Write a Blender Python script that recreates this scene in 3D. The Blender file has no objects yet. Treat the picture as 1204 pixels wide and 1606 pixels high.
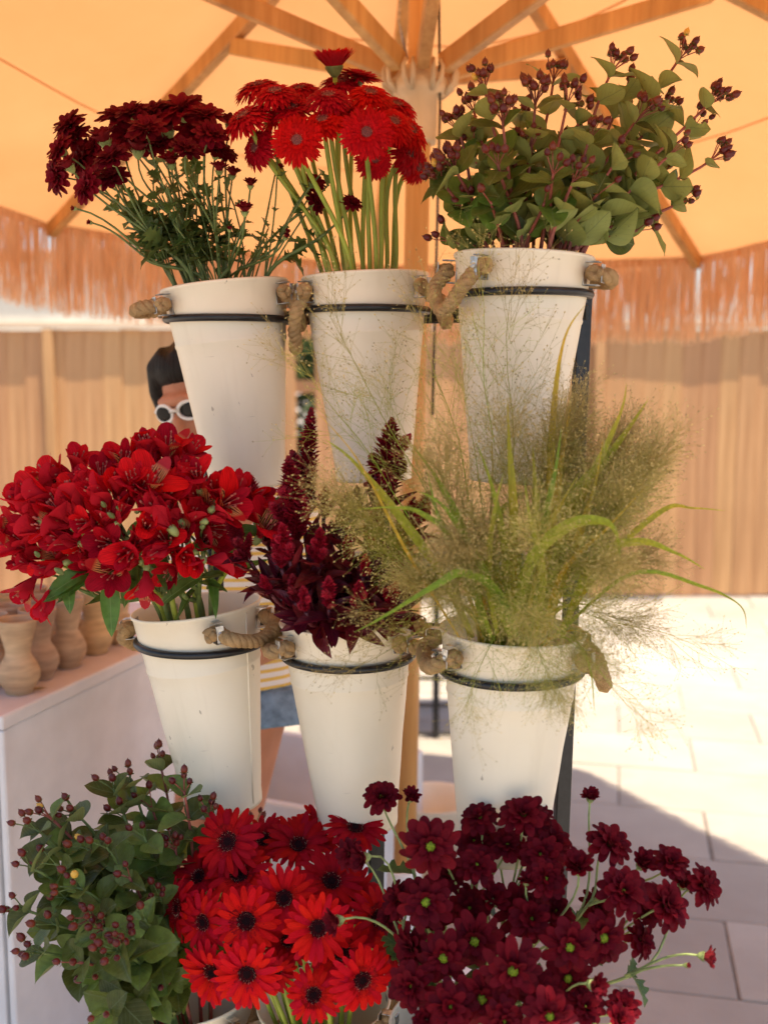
import bpy, math, random
from math import sin, cos, pi, radians, tan, atan2, sqrt
from mathutils import Vector as V, Matrix as M, Quaternion as Q, noise

random.seed(7)
RND = random.Random(11)
SC = bpy.context.scene
COL = SC.collection

# ------------------------------------------------------------------ camera
CAM_H = 1.6
F_PX = 1700.0
PITCH = math.atan(219.0 / F_PX)
cam_d = bpy.data.cameras.new('camera')
cam = bpy.data.objects.new('camera', cam_d)
COL.objects.link(cam)
cam.location = (0, 0, CAM_H)
cam.rotation_euler = (pi / 2 - PITCH, 0, 0)
cam_d.sensor_fit = 'VERTICAL'
cam_d.sensor_height = 24.0
cam_d.lens = 12.0 / (803.0 / F_PX)
cam_d.clip_start = 0.05
cam_d.clip_end = 800
cam_d.dof.use_dof = True
cam_d.dof.focus_distance = 1.60
cam_d.dof.aperture_fstop = cam_d.lens / 12.5
SC.camera = cam

# ------------------------------------------------------------------ sky, sun, exposure
SUN_TO = V((0.33, -0.30, 1.95)).normalized()
SUN_EL = math.asin(SUN_TO.z)
SUN_AZ = atan2(SUN_TO.x, SUN_TO.y)
world = bpy.data.worlds.new('World')
SC.world = world
world.use_nodes = True
wn = world.node_tree
wn.nodes.clear()
w_out = wn.nodes.new('ShaderNodeOutputWorld')
w_bg = wn.nodes.new('ShaderNodeBackground')
w_sky = wn.nodes.new('ShaderNodeTexSky')
w_sky.sky_type = 'NISHITA'
w_sky.sun_disc = False
w_sky.sun_elevation = SUN_EL
w_sky.sun_rotation = SUN_AZ
w_sky.air_density = 1.0
w_sky.dust_density = 2.0
w_bg.inputs['Strength'].default_value = 0.10
wn.links.new(w_sky.outputs[0], w_bg.inputs['Color'])
wn.links.new(w_bg.outputs[0], w_out.inputs['Surface'])
sun_d = bpy.data.lights.new('sun', 'SUN')
sun_d.energy = 3.7
sun_d.angle = radians(0.53)
sun_d.color = (1.0, 0.865, 0.67)
sun = bpy.data.objects.new('sun', sun_d)
COL.objects.link(sun)
sun.location = (2, -2, 8)
sun.rotation_euler = (-SUN_TO).to_track_quat('-Z', 'Y').to_euler()
SC.view_settings.view_transform = 'Standard'
SC.view_settings.look = 'None'
SC.view_settings.gamma = 1.0
SC.view_settings.use_curve_mapping = False
SC.view_settings.exposure = 1.42
SC.cycles.use_denoising = True
SC.cycles.use_adaptive_sampling = True
SC.cycles.adaptive_threshold = 0.02
SC.cycles.max_bounces = 8
SC.cycles.diffuse_bounces = 4
SC.cycles.transparent_max_bounces = 8


# ------------------------------------------------------------------ placing helpers
def PY(px, py, y):
    """point of the place seen at photo pixel (px, py) on the upright plane y metres in front of the camera"""
    u = (px - 602) / F_PX
    v = (py - 803) / F_PX
    d = V((u, cos(PITCH) - v * sin(PITCH), -sin(PITCH) - v * cos(PITCH)))
    return V((0, 0, CAM_H)) + d * (y / d.y)


def rnd(a, b):
    return RND.uniform(a, b)


def jit(s):
    return V((rnd(-s, s), rnd(-s, s), rnd(-s, s)))


def frame(d, spin=None, at=None):
    """matrix whose +Z points along d"""
    d = V(d).normalized()
    q = V((0, 0, 1)).rotation_difference(d)
    m = q.to_matrix().to_4x4()
    if spin is not None:
        m = m @ M.Rotation(spin, 4, 'Z')
    if at is not None:
        m = M.Translation(at) @ m
    return m


def frame_yz(fwd, up, at=(0, 0, 0)):
    """matrix whose +Y points along fwd and +Z as near up as can be"""
    y = V(fwd).normalized()
    x = y.cross(V(up))
    if x.length < 1e-5:
        x = y.cross(V((0.3, 0.9, 0.2)))
    x.normalize()
    z = x.cross(y)
    m = M((x, y, z)).transposed().to_4x4()
    m.translation = V(at)
    return m


# ------------------------------------------------------------------ mesh builder
class MB:
    def __init__(self):
        self.v = []
        self.f = []
        self.mi = []
        self.cur = 0

    def add(self, vs, fs):
        o = len(self.v)
        self.v += [tuple(p) for p in vs]
        for f in fs:
            self.f.append(tuple(i + o for i in f))
            self.mi.append(self.cur)
        return self

    def merge(self, other, mat=None):
        vs = [mat @ V(p) for p in other.v] if mat else other.v
        o = len(self.v)
        self.v += [tuple(p) for p in vs]
        for f, m in zip(other.f, other.mi):
            self.f.append(tuple(i + o for i in f))
            self.mi.append(m)
        return self

    def box(self, c, s, mat=None, ch=0.0):
        cx, cy, cz = c
        hx, hy, hz = s[0] / 2, s[1] / 2, s[2] / 2
        if ch <= 0:
            vs = [V((cx + a * hx, cy + b * hy, cz + e * hz)) for a in (-1, 1) for b in (-1, 1) for e in (-1, 1)]
            fs = [(0, 1, 3, 2), (4, 6, 7, 5), (0, 4, 5, 1), (2, 3, 7, 6), (0, 2, 6, 4), (1, 5, 7, 3)]
        else:
            pr = [(-hx + ch, -hy), (hx - ch, -hy), (hx, -hy + ch), (hx, hy - ch), (hx - ch, hy), (-hx + ch, hy), (-hx, hy - ch), (-hx, -hy + ch)]
            ins = [(-hx + ch, -hy + ch)] * 1
            def sh(p):
                return (p[0] - math.copysign(min(ch, abs(p[0])), p[0]) if abs(p[0]) > hx - ch - 1e-9 else p[0],
                        p[1] - math.copysign(min(ch, abs(p[1])), p[1]) if abs(p[1]) > hy - ch - 1e-9 else p[1])
            lv = []
            for z, inset in ((-hz, True), (-hz + ch, False), (hz - ch, False), (hz, True)):
                for p in pr:
                    q = (p[0] * (1 - ch / hx * 0.8), p[1] * (1 - ch / hy * 0.8)) if inset else p
                    lv.append(V((cx + q[0], cy + q[1], cz + z)))
            vs = lv
            fs = [tuple(range(7, -1, -1)), tuple(range(24, 32))]
            for k in range(3):
                for i in range(8):
                    j = (i + 1) % 8
                    fs.append((k * 8 + i, k * 8 + j, k * 8 + 8 + j, k * 8 + 8 + i))
        if mat:
            vs = [mat @ p for p in vs]
        return self.add(vs, fs)

    def tube(self, pts, rad, n=6, caps=True):
        pts = [V(p) for p in pts]
        if not isinstance(rad, (list, tuple)):
            rad = [rad] * len(pts)
        up = None
        vs, fs = [], []
        for i, p in enumerate(pts):
            t = (pts[min(i + 1, len(pts) - 1)] - pts[max(i - 1, 0)])
            if t.length < 1e-9:
                t = V((0, 0, 1))
            t.normalize()
            if up is None:
                up = t.orthogonal().normalized()
            else:
                up = (up - t * up.dot(t))
                if up.length < 1e-6:
                    up = t.orthogonal()
                up.normalize()
            b = t.cross(up)
            for k in range(n):
                a = 2 * pi * k / n
                vs.append(p + (up * cos(a) + b * sin(a)) * rad[i])
        for i in range(len(pts) - 1):
            for k in range(n):
                j = (k + 1) % n
                fs.append((i * n + k, i * n + j, i * n + n + j, i * n + n + k))
        if caps:
            fs.append(tuple(range(n - 1, -1, -1)))
            o = (len(pts) - 1) * n
            fs.append(tuple(range(o, o + n)))
        return self.add(vs, fs)

    def lathe(self, prof, n=32, mat=None, close=False):
        vs, fs = [], []
        for r, z in prof:
            for k in range(n):
                a = 2 * pi * k / n
                vs.append(V((r * cos(a), r * sin(a), z)))
        for i in range(len(prof) - 1):
            for k in range(n):
                j = (k + 1) % n
                fs.append((i * n + k, i * n + j, i * n + n + j, i * n + n + k))
        if close:
            fs.append(tuple(range(n - 1, -1, -1)))
            o = (len(prof) - 1) * n
            fs.append(tuple(range(o, o + n)))
        if mat:
            vs = [mat @ p for p in vs]
        return self.add(vs, fs)

    def ellipsoid(self, c, s, n=12, m=8, rot=None):
        vs, fs = [], []
        c = V(c)
        for i in range(m + 1):
            th = pi * i / m
            for k in range(n):
                a = 2 * pi * k / n
                p = V((s[0] * sin(th) * cos(a), s[1] * sin(th) * sin(a), -s[2] * cos(th)))
                if rot:
                    p = rot @ p
                vs.append(c + p)
        for i in range(m):
            for k in range(n):
                j = (k + 1) % n
                fs.append((i * n + k, i * n + j, i * n + n + j, i * n + n + k))
        return self.add(vs, fs)

    def grid(self, fn, nu, nv):
        vs = [fn(i / (nu - 1), j / (nv - 1)) for j in range(nv) for i in range(nu)]
        fs = [(j * nu + i, j * nu + i + 1, j * nu + nu + i + 1, j * nu + nu + i) for j in range(nv - 1) for i in range(nu - 1)]
        return self.add(vs, fs)

    def mesh(self, name, mats, smooth=True):
        me = bpy.data.meshes.new(name)
        me.from_pydata(self.v, [], self.f)
        if not isinstance(mats, (list, tuple)):
            mats = [mats]
        for m in mats:
            me.materials.append(m)
        if len(mats) > 1:
            me.polygons.foreach_set('material_index', self.mi)
        if smooth:
            me.polygons.foreach_set('use_smooth', [True] * len(me.polygons))
        me.update()
        return me

    def build(self, name, mats, parent=None, smooth=True):
        return ob(name, self.mesh(name, mats, smooth), parent)


def ob(name, data, parent=None, mat=None):
    o = bpy.data.objects.new(name, data)
    COL.objects.link(o)
    if parent:
        o.parent = parent
    if mat is not None:
        o.matrix_basis = mat
    return o


def tag(o, label=None, cat=None, group=None, kind=None):
    if label:
        o['label'] = label
    if cat:
        o['category'] = cat
    if group:
        o['group'] = group
    if kind:
        o['kind'] = kind
    return o


def thing(name, at, label, cat, group=None):
    return tag(ob(name, None, None, M.Translation(V(at))), label, cat, group)


# ------------------------------------------------------------------ materials
def lin(r, g, b):
    f = lambda c: (c / 255 / 12.92) if c <= 10 else ((c / 255 + 0.055) / 1.055) ** 2.4
    return (f(r), f(g), f(b), 1)


class NT:
    def __init__(self, name):
        self.m = bpy.data.materials.new(name)
        self.m.use_nodes = True
        self.t = self.m.node_tree
        self.t.nodes.clear()
        self.out = self.n('ShaderNodeOutputMaterial')

    def n(self, typ, **kw):
        nd = self.t.nodes.new(typ)
        for k, v in kw.items():
            if k in nd.inputs:
                self.set(nd.inputs[k], v)
            else:
                setattr(nd, k, v)
        return nd

    def set(self, sock, v):
        if isinstance(v, bpy.types.NodeSocket):
            self.t.links.new(v, sock)
        else:
            sock.default_value = v

    def coord(self, kind='Object', scale=None):
        c = self.n('ShaderNodeTexCoord').outputs[kind]
        if scale is None:
            return c
        mp = self.n('ShaderNodeMapping')
        self.set(mp.inputs['Vector'], c)
        mp.inputs['Scale'].default_value = scale
        return mp.outputs[0]

    def noise(self, vec, scale, detail=3, rough=0.5):
        nd = self.n('ShaderNodeTexNoise')
        self.set(nd.inputs['Vector'], vec)
        nd.inputs['Scale'].default_value = scale
        nd.inputs['Detail'].default_value = detail
        nd.inputs['Roughness'].default_value = rough
        return nd.outputs['Fac']

    def ramp(self, fac, stops):
        nd = self.n('ShaderNodeValToRGB')
        self.set(nd.inputs[0], fac)
        el = nd.color_ramp.elements
        while len(el) < len(stops):
            el.new(0.5)
        for e, (p, c) in zip(el, stops):
            e.position = p
            e.color = c if len(c) == 4 else (*c, 1)
        return nd.outputs[0]

    def mix(self, fac, a, b, typ='MIX'):
        nd = self.n('ShaderNodeMix', data_type='RGBA', blend_type=typ)
        self.set(nd.inputs[0], fac)
        self.set(nd.inputs[6], a)
        self.set(nd.inputs[7], b)
        return nd.outputs[2]

    def math(self, op, a, b=0.5):
        nd = self.n('ShaderNodeMath', operation=op)
        self.set(nd.inputs[0], a)
        self.set(nd.inputs[1], b)
        return nd.outputs[0]

    def hsv(self, col, h=0.5, s=1.0, v=1.0):
        nd = self.n('ShaderNodeHueSaturation')
        self.set(nd.inputs['Color'], col)
        self.set(nd.inputs['Hue'], h)
        self.set(nd.inputs['Saturation'], s)
        self.set(nd.inputs['Value'], v)
        return nd.outputs[0]

    def rand(self, lo, hi):
        r = self.n('ShaderNodeObjectInfo').outputs['Random']
        mr = self.n('ShaderNodeMapRange')
        self.set(mr.inputs[0], r)
        mr.inputs[3].default_value = lo
        mr.inputs[4].default_value = hi
        return mr.outputs[0]

    def bump(self, h, strength=0.3, dist=0.01):
        nd = self.n('ShaderNodeBump')
        nd.inputs['Strength'].default_value = strength
        nd.inputs['Distance'].default_value = dist
        self.set(nd.inputs['Height'], h)
        return nd.outputs[0]

    def principled(self, col, rough=0.5, spec=0.5, normal=None, metal=0.0, sheen=0.0):
        p = self.n('ShaderNodeBsdfPrincipled')
        self.set(p.inputs['Base Color'], col)
        self.set(p.inputs['Roughness'], rough)
        p.inputs['Specular IOR Level'].default_value = spec
        p.inputs['Metallic'].default_value = metal
        p.inputs['Sheen Weight'].default_value = sheen
        if normal is not None:
            self.set(p.inputs['Normal'], normal)
        return p.outputs[0]

    def translucent(self, shader, col, fac, normal=None):
        tr = self.n('ShaderNodeBsdfTranslucent')
        self.set(tr.inputs['Color'], col)
        mx = self.n('ShaderNodeMixShader')
        self.set(mx.inputs[0], fac)
        self.set(mx.inputs[1], shader)
        self.set(mx.inputs[2], tr.outputs[0])
        return mx.outputs[0]

    def done(self, shader):
        self.set(self.out.inputs['Surface'], shader)
        return self.m


def mat_petal(name, col, deep, under=None, rough=0.45, tr=0.3, streak=60, vlo=0.75, vhi=1.25, sheen=0.0):
    t = NT(name)
    g = t.coord('Generated')
    sx = t.n('ShaderNodeSeparateXYZ')
    t.set(sx.inputs[0], g)
    base = t.ramp(sx.outputs[1], [(0.0, deep), (0.35, col), (1.0, col)])
    mp = t.n('ShaderNodeMapping')
    t.set(mp.inputs[0], g)
    mp.inputs['Scale'].default_value = (streak * 0.25, 1.2, 1)
    nz = t.noise(mp.outputs[0], 2.0, 2)
    base = t.hsv(base, t.rand(0.496, 0.503), 1.0, t.math('MULTIPLY', t.rand(vlo, vhi), t.rampf(nz)))
    if under is not None:
        bf = t.n('ShaderNodeNewGeometry').outputs['Backfacing']
        base = t.mix(bf, base, under)
    p = t.principled(base, 0.6, 0.10, t.bump(nz, 0.5, 0.002), sheen=sheen)
    return t.done(t.translucent(p, base, tr))


def _rampf(self, nz):
    mr = self.n('ShaderNodeMapRange')
    self.set(mr.inputs[0], nz)
    mr.inputs[1].default_value = 0.25
    mr.inputs[2].default_value = 0.75
    mr.inputs[3].default_value = 0.7
    mr.inputs[4].default_value = 1.25
    return mr.outputs[0]


NT.rampf = _rampf


def mat_leaf(name, col, under, vein, rough=0.45, tr=0.25, vlo=0.65, vhi=1.35, hlo=0.48, hhi=0.52, veins=7.0):
    t = NT(name)
    g = t.coord('Generated')
    sx = t.n('ShaderNodeSeparateXYZ')
    t.set(sx.inputs[0], g)
    ax = t.math('ABSOLUTE', t.math('SUBTRACT', sx.outputs[0], 0.5))
    # midrib and side veins
    ph = t.math('SUBTRACT', t.math('MULTIPLY', sx.outputs[1], veins), t.math('MULTIPLY', ax, veins * 0.9))
    fr = t.math('ABSOLUTE', t.math('SUBTRACT', t.math('FRACT', ph), 0.5))
    sv = t.math('LESS_THAN', fr, 0.05)
    mr = t.math('LESS_THAN', ax, 0.018)
    vn = t.math('MAXIMUM', t.math('MULTIPLY', sv, 0.5), mr)
    nz = t.noise(t.coord('Object'), 90, 3)
    base = t.hsv(col, t.rand(hlo, hhi), 1.0, t.math('MULTIPLY', t.rand(vlo, vhi), t.rampf(nz)))
    bf = t.n('ShaderNodeNewGeometry').outputs['Backfacing']
    base = t.mix(bf, base, under)
    base = t.mix(t.math('MULTIPLY', vn, 0.6), base, vein)
    sp = t.noise(t.coord('Object'), 210, 3, 0.6)
    base = t.mix(t.ramp(sp, [(0.66, (0, 0, 0)), (0.72, (0.6, 0.6, 0.6))]), base, (0.10, 0.055, 0.02, 1))
    p = t.principled(base, rough, 0.30, t.bump(t.math('ADD', t.math('MULTIPLY', fr, 0.6), nz), 0.35, 0.002))
    return t.done(t.translucent(p, t.hsv(base, 0.49, 1.1, 1.5), tr))


def mat_plain(name, col, rough=0.5, spec=0.5, nscale=30, namt=0.18, bump=0.15, bd=0.004, metal=0.0, vr=0.12, tr=0.0, stretch=(1, 1, 1), coord='Object'):
    t = NT(name)
    c = t.coord(coord, stretch)
    nz = t.noise(c, nscale, 4)
    dark = tuple(x * (1 - namt * 2) for x in col[:3]) + (1,)
    lite = tuple(min(1, x * (1 + namt)) for x in col[:3]) + (1,)
    base = t.ramp(nz, [(0.3, dark), (0.7, lite)])
    base = t.hsv(base, 0.5, 1.0, t.rand(1 - vr, 1 + vr))
    p = t.principled(base, rough, spec, t.bump(nz, bump, bd) if bump else None, metal)
    return t.done(t.translucent(p, base, tr) if tr else p)


MAT = {}
MAT['gerbera'] = mat_petal('gerbera_petal', (0.74, 0.006, 0.010, 1), (0.42, 0.003, 0.006, 1), under=(0.50, 0.020, 0.028, 1), tr=0.30, vlo=0.82, vhi=1.1)
MAT['gerbera_fine'] = mat_petal('gerbera_fine_petal', (0.52, 0.003, 0.012, 1), (0.34, 0.002, 0.008, 1), under=(0.38, 0.010, 0.018, 1), tr=0.28, vlo=0.7, vhi=1.1)
MAT['mum'] = mat_petal('burgundy_petal', (0.135, 0.003, 0.010, 1), (0.055, 0.0015, 0.005, 1), under=(0.27, 0.024, 0.030, 1), tr=0.28, vlo=0.65, vhi=1.3)
MAT['mum_top'] = mat_petal('crimson_petal', (0.17, 0.003, 0.012, 1), (0.07, 0.0015, 0.005, 1), under=(0.22, 0.014, 0.020, 1), tr=0.25, vlo=0.65, vhi=1.3)
MAT['alstro'] = mat_petal('scarlet_petal', (0.62, 0.006, 0.018, 1), (0.30, 0.004, 0.012, 1), under=(0.60, 0.018, 0.035, 1), tr=0.36, vlo=0.5, vhi=1.25, streak=40)
MAT['hyp_leaf'] = mat_leaf('berry_leaf', (0.088, 0.130, 0.020, 1), (0.30, 0.34, 0.105, 1), (0.17, 0.2, 0.08, 1), vlo=0.55, vhi=1.6, hlo=0.475, hhi=0.515)
MAT['hyp_leaf_dark'] = mat_leaf('dusky_berry_leaf', (0.085, 0.118, 0.024, 1), (0.22, 0.25, 0.090, 1), (0.12, 0.15, 0.07, 1), vlo=0.5, vhi=1.8, hlo=0.47, hhi=0.515)
MAT['mum_leaf'] = mat_leaf('chrysanthemum_leaf', (0.060, 0.100, 0.024, 1), (0.12, 0.17, 0.05, 1), (0.1, 0.14, 0.05, 1))
MAT['alstro_leaf'] = mat_leaf('lily_leaf', (0.09, 0.16, 0.03, 1), (0.16, 0.24, 0.07, 1), (0.2, 0.28, 0.09, 1), veins=0.1)
MAT['celosia_leaf'] = mat_leaf('burgundy_leaf', (0.085, 0.007, 0.011, 1), (0.19, 0.022, 0.026, 1), (0.25, 0.02, 0.03, 1), tr=0.2, rough=0.4)
MAT['stem_lime'] = mat_plain('lime_stem', (0.30, 0.36, 0.045, 1), 0.45, 0.4, 60, 0.15, 0.1, 0.001, stretch=(1, 1, 0.1))
MAT['stem_green'] = mat_plain('green_stem', (0.13, 0.18, 0.05, 1), 0.5, 0.4, 60, 0.2, 0.1, 0.001)
MAT['stem_pale'] = mat_plain('pale_green_stem', (0.30, 0.36, 0.12, 1), 0.5, 0.4, 60, 0.2, 0.1, 0.001)
MAT['stem_red'] = mat_plain('red_stem', (0.30, 0.075, 0.055, 1), 0.5, 0.4, 60, 0.2, 0.1, 0.001, vr=0.3)
MAT['stem_burg'] = mat_plain('burgundy_stem', (0.10, 0.012, 0.018, 1), 0.45, 0.4, 60, 0.2, 0.1, 0.001)
MAT['sepal'] = mat_plain('green_sepal', (0.16, 0.20, 0.06, 1), 0.55, 0.4, 80, 0.2, 0.1, 0.001)
MAT['disc_green'] = mat_plain('green_disc', (0.23, 0.30, 0.012, 1), 0.6, 0.3, 500, 0.35, 0.8, 0.002)
MAT['disc_dark'] = mat_plain('dark_disc', (0.016, 0.003, 0.005, 1), 0.7, 0.1, 700, 0.4, 0.8, 0.002)
MAT['disc_maroon'] = mat_plain('maroon_florets', (0.16, 0.004, 0.008, 1), 0.6, 0.1, 700, 0.4, 0.3, 0.002)
MAT['disc_mauve'] = mat_plain('mauve_disc', (0.26, 0.075, 0.075, 1), 0.6, 0.3, 700, 0.4, 0.8, 0.002)
MAT['pollen'] = mat_plain('pollen_tip', (0.72, 0.34, 0.22, 1), 0.6, 0.3, 300, 0.2, 0.0)
MAT['plume'] = mat_plain('crimson_plume', (0.36, 0.004, 0.020, 1), 0.65, 0.3, 120, 0.3, 0.0, vr=0.35, tr=0.15)
MAT['stamen'] = mat_plain('cream_stamen', (0.50, 0.13, 0.09, 1), 0.5, 0.3, 60, 0.1, 0.0)


def m_berry():
    t = NT('berry_skin')
    g = t.coord('Generated')
    sx = t.n('ShaderNodeSeparateXYZ')
    t.set(sx.inputs[0], g)
    c = t.ramp(sx.outputs[2], [(0.0, (0.17, 0.05, 0.015)), (0.35, (0.13, 0.012, 0.010)), (1.0, (0.06, 0.005, 0.008))])
    rip = t.n('ShaderNodeObjectInfo').outputs['Random']
    c = t.mix(t.math('GREATER_THAN', rip, 0.985), c, (0.45, 0.22, 0.04, 1))
    c = t.hsv(c, t.rand(0.49, 0.515), 1.0, t.rand(0.7, 1.35))
    return t.done(t.principled(c, 0.34, 0.35))


MAT['berry'] = m_berry()


def m_enamel():
    t = NT('cream_enamel')
    c = t.coord('Object')
    n1 = t.noise(c, 7, 4)
    n2 = t.noise(t.coord('Object', (1, 1, 0.35)), 48, 4, 0.65)
    n3 = t.noise(c, 160, 2)
    base = t.ramp(n1, [(0.3, (0.82, 0.72, 0.54)), (0.7, (0.88, 0.785, 0.61))])
    spk = t.math('MULTIPLY', t.math('GREATER_THAN', n2, 0.69), t.math('GREATER_THAN', n3, 0.5))
    base = t.mix(t.math('MULTIPLY', spk, 0.55), base, (0.22, 0.16, 0.10, 1))
    drip = t.noise(t.coord('Object', (1, 1, 0.06)), 34, 3, 0.6)
    base = t.mix(t.ramp(drip, [(0.56, (0, 0, 0)), (0.74, (0.12, 0.12, 0.12))]), base, (0.50, 0.40, 0.26, 1))
    sc_ = t.noise(t.coord('Object', (0.25, 0.25, 3)), 60, 3, 0.7)
    base = t.mix(t.ramp(sc_, [(0.70, (0, 0, 0)), (0.74, (0.35, 0.35, 0.35))]), base, (0.34, 0.27, 0.18, 1))
    p = t.principled(base, t.ramp(n1, [(0.2, (0.30,) * 3), (0.8, (0.45,) * 3)]), 0.5, t.bump(t.math('ADD', n1, t.math('MULTIPLY', t.noise(c, 28, 2), 0.12)), 0.16, 0.02))
    return t.done(p)


MAT['enamel'] = m_enamel()
MAT['black'] = mat_plain('black_steel', (0.012, 0.012, 0.013, 1), 0.38, 0.5, 90, 0.3, 0.08, 0.002, vr=0.0)
MAT['zinc'] = mat_plain('zinc_clip', (0.55, 0.55, 0.54, 1), 0.35, 0.5, 120, 0.25, 0.2, 0.002, metal=1.0)


def m_rope():
    t = NT('jute_rope')
    n = t.noise(t.coord('Object'), 900, 3, 0.7)
    n2 = t.noise(t.coord('Object'), 60, 2)
    c = t.ramp(n, [(0.25, (0.34, 0.20, 0.08)), (0.75, (0.74, 0.50, 0.26))])
    c = t.hsv(c, 0.5, 1.0, t.rampf(n2))
    return t.done(t.principled(c, 0.9, 0.1, t.bump(n, 0.9, 0.003)))


MAT['rope'] = m_rope()


def m_canopy():
    t = NT('natural_canvas')
    c = t.coord('Object')
    n = t.noise(c, 2.2, 4, 0.6)
    w = t.noise(t.coord('Object', (1, 1, 1)), 700, 2)
    base = t.ramp(n, [(0.3, (0.70, 0.36, 0.145)), (0.7, (0.76, 0.40, 0.17))])
    p = t.n('ShaderNodeBsdfDiffuse')
    t.set(p.inputs['Color'], base)
    t.set(p.inputs['Normal'], t.bump(t.math('ADD', n, t.math('MULTIPLY', w, 0.05)), 0.25, 0.03))
    return t.done(t.translucent(p.outputs[0], t.hsv(base, 0.494, 1.05, 0.75), 0.52))


MAT['canopy'] = m_canopy()


def m_wood(name, a, b, sc=(40, 40, 2.0), rough=0.5, vr=0.12, bd=0.002):
    t = NT(name)
    c = t.coord('Object', sc)
    n = t.noise(c, 1.0, 4, 0.65)
    n2 = t.noise(t.coord('Object', (sc[0] * 0.2, sc[1] * 0.2, sc[2] * 0.4)), 1.0, 2)
    base = t.ramp(n, [(0.36, a), (0.64, b)])
    base = t.hsv(base, t.rand(0.495, 0.505), 1.0, t.math('MULTIPLY', t.rand(1 - vr, 1 + vr), t.rampf(n2)))
    return t.done(t.principled(base, rough, 0.35, t.bump(n, 0.25, bd)))


MAT['pole'] = m_wood('varnished_pole_wood', (0.55, 0.26, 0.085), (0.68, 0.36, 0.13), (30, 30, 2.0), 0.4, 0.05)
MAT['rib'] = m_wood('rib_wood', (0.48, 0.24, 0.075), (0.60, 0.33, 0.115), (50, 50, 3.0), 0.45, 0.05)
MAT['fence'] = m_wood('fence_wood', (0.40, 0.205, 0.09), (0.54, 0.30, 0.14), (22, 22, 1.2), 0.7, 0.08, 0.004)
MAT['cap'] = m_wood('fence_cap_wood', (0.50, 0.38, 0.27), (0.64, 0.50, 0.36), (2, 30, 30), 0.7, 0.1, 0.004)
MAT['raffia'] = mat_plain('raffia', (0.90, 0.60, 0.36, 1), 0.8, 0.15, 25, 0.12, 0.0, stretch=(9, 9, 0.4), tr=0.4, vr=0.0)
MAT['plastic_cream'] = mat_plain('cream_hub', (0.60, 0.45, 0.28, 1), 0.45, 0.4, 20, 0.06, 0.0)
MAT['white_paint'] = mat_plain('white_paint', (0.74, 0.72, 0.71, 1), 0.55, 0.35, 9, 0.05, 0.12, 0.004, vr=0.02)
MAT['plinth_top'] = mat_plain('white_paint_pink_bounce', (0.70, 0.60, 0.56, 1), 0.5, 0.35, 8, 0.07, 0.12, 0.003, vr=0.02)  # white plinth top with pink bounced light mixed into its colour
MAT['cloth_white'] = mat_plain('white_board', (0.76, 0.75, 0.74, 1), 0.7, 0.3, 6, 0.06, 0.15, 0.01, vr=0.03)


def m_clay():
    t = NT('pale_clay')
    c = t.coord('Object')
    n = t.noise(t.coord('Object', (1, 1, 4)), 14, 3, 0.5)
    n2 = t.noise(c, 9, 3)
    base = t.ramp(n2, [(0.3, (0.52, 0.33, 0.185)), (0.7, (0.66, 0.46, 0.275))])
    base = t.hsv(base, t.rand(0.49, 0.512), t.rand(0.85, 1.1), t.math('MULTIPLY', t.rand(0.75, 1.1), t.rampf(n)))
    return t.done(t.principled(base, 0.75, 0.25, t.bump(n, 0.35, 0.003)))


MAT['clay'] = m_clay()


def m_paving():
    t = NT('limestone_paving')
    c = t.coord('Object')
    n = t.noise(c, 3.0, 5, 0.6)
    n2 = t.noise(c, 60, 4, 0.7)
    base = t.ramp(n, [(0.25, (0.33, 0.29, 0.245)), (0.75, (0.41, 0.365, 0.315))])
    base = t.mix(t.math('MULTIPLY', t.math('GREATER_THAN', n2, 0.63), 0.35), base, (0.30, 0.26, 0.23, 1))
    n4 = t.noise(t.n('ShaderNodeNewGeometry').outputs['Position'], 1.3, 4, 0.6)
    base = t.mix(t.ramp(n4, [(0.5, (0, 0, 0)), (0.75, (0.35, 0.35, 0.35))]), base, (0.22, 0.185, 0.155, 1))
    base = t.hsv(base, 0.5, 1.0, t.rand(0.88, 1.08))
    return t.done(t.principled(base, 0.75, 0.3, t.bump(n2, 0.3, 0.004)))


MAT['paving'] = m_paving()
MAT['joint'] = mat_plain('joint_mortar', (0.22, 0.19, 0.165, 1), 0.9, 0.2, 25, 0.2, 0.2, 0.004, vr=0)
MAT['skin'] = mat_plain('skin', (0.50, 0.21, 0.115, 1), 0.55, 0.3, 14, 0.08, 0.05, 0.002, vr=0)
MAT['lip'] = mat_plain('lips', (0.42, 0.13, 0.10, 1), 0.45, 0.4, 40, 0.08, 0.0)
MAT['hair'] = mat_plain('dark_hair', (0.012, 0.008, 0.006, 1), 0.6, 0.25, 120, 0.4, 0.7, 0.004, stretch=(2, 1, 0.15), vr=0)
MAT['frame_white'] = mat_plain('white_acetate', (0.80, 0.78, 0.74, 1), 0.25, 0.5, 20, 0.02, 0.0)
MAT['lens'] = mat_plain('dark_lens', (0.008, 0.007, 0.007, 1), 0.18, 0.2, 20, 0.02, 0.0)
MAT['denim'] = mat_plain('washed_denim', (0.20, 0.29, 0.38, 1), 0.85, 0.15, 45, 0.2, 0.4, 0.004, vr=0)
MAT['foliage'] = mat_leaf('shrub_leaf', (0.05, 0.085, 0.025, 1), (0.08, 0.12, 0.05, 1), (0.1, 0.15, 0.06, 1))
MAT['bark'] = mat_plain('bark', (0.12, 0.08, 0.05, 1), 0.9, 0.2, 30, 0.3, 0.4, 0.01)
MAT['render_wall'] = mat_plain('pale_render', (0.70, 0.64, 0.53, 1), 0.85, 0.2, 1.5, 0.08, 0.2, 0.02, vr=0)
MAT['glass'] = mat_plain('window_glass', (0.10, 0.13, 0.16, 1), 0.08, 0.6, 3, 0.05, 0.0, vr=0)
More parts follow.
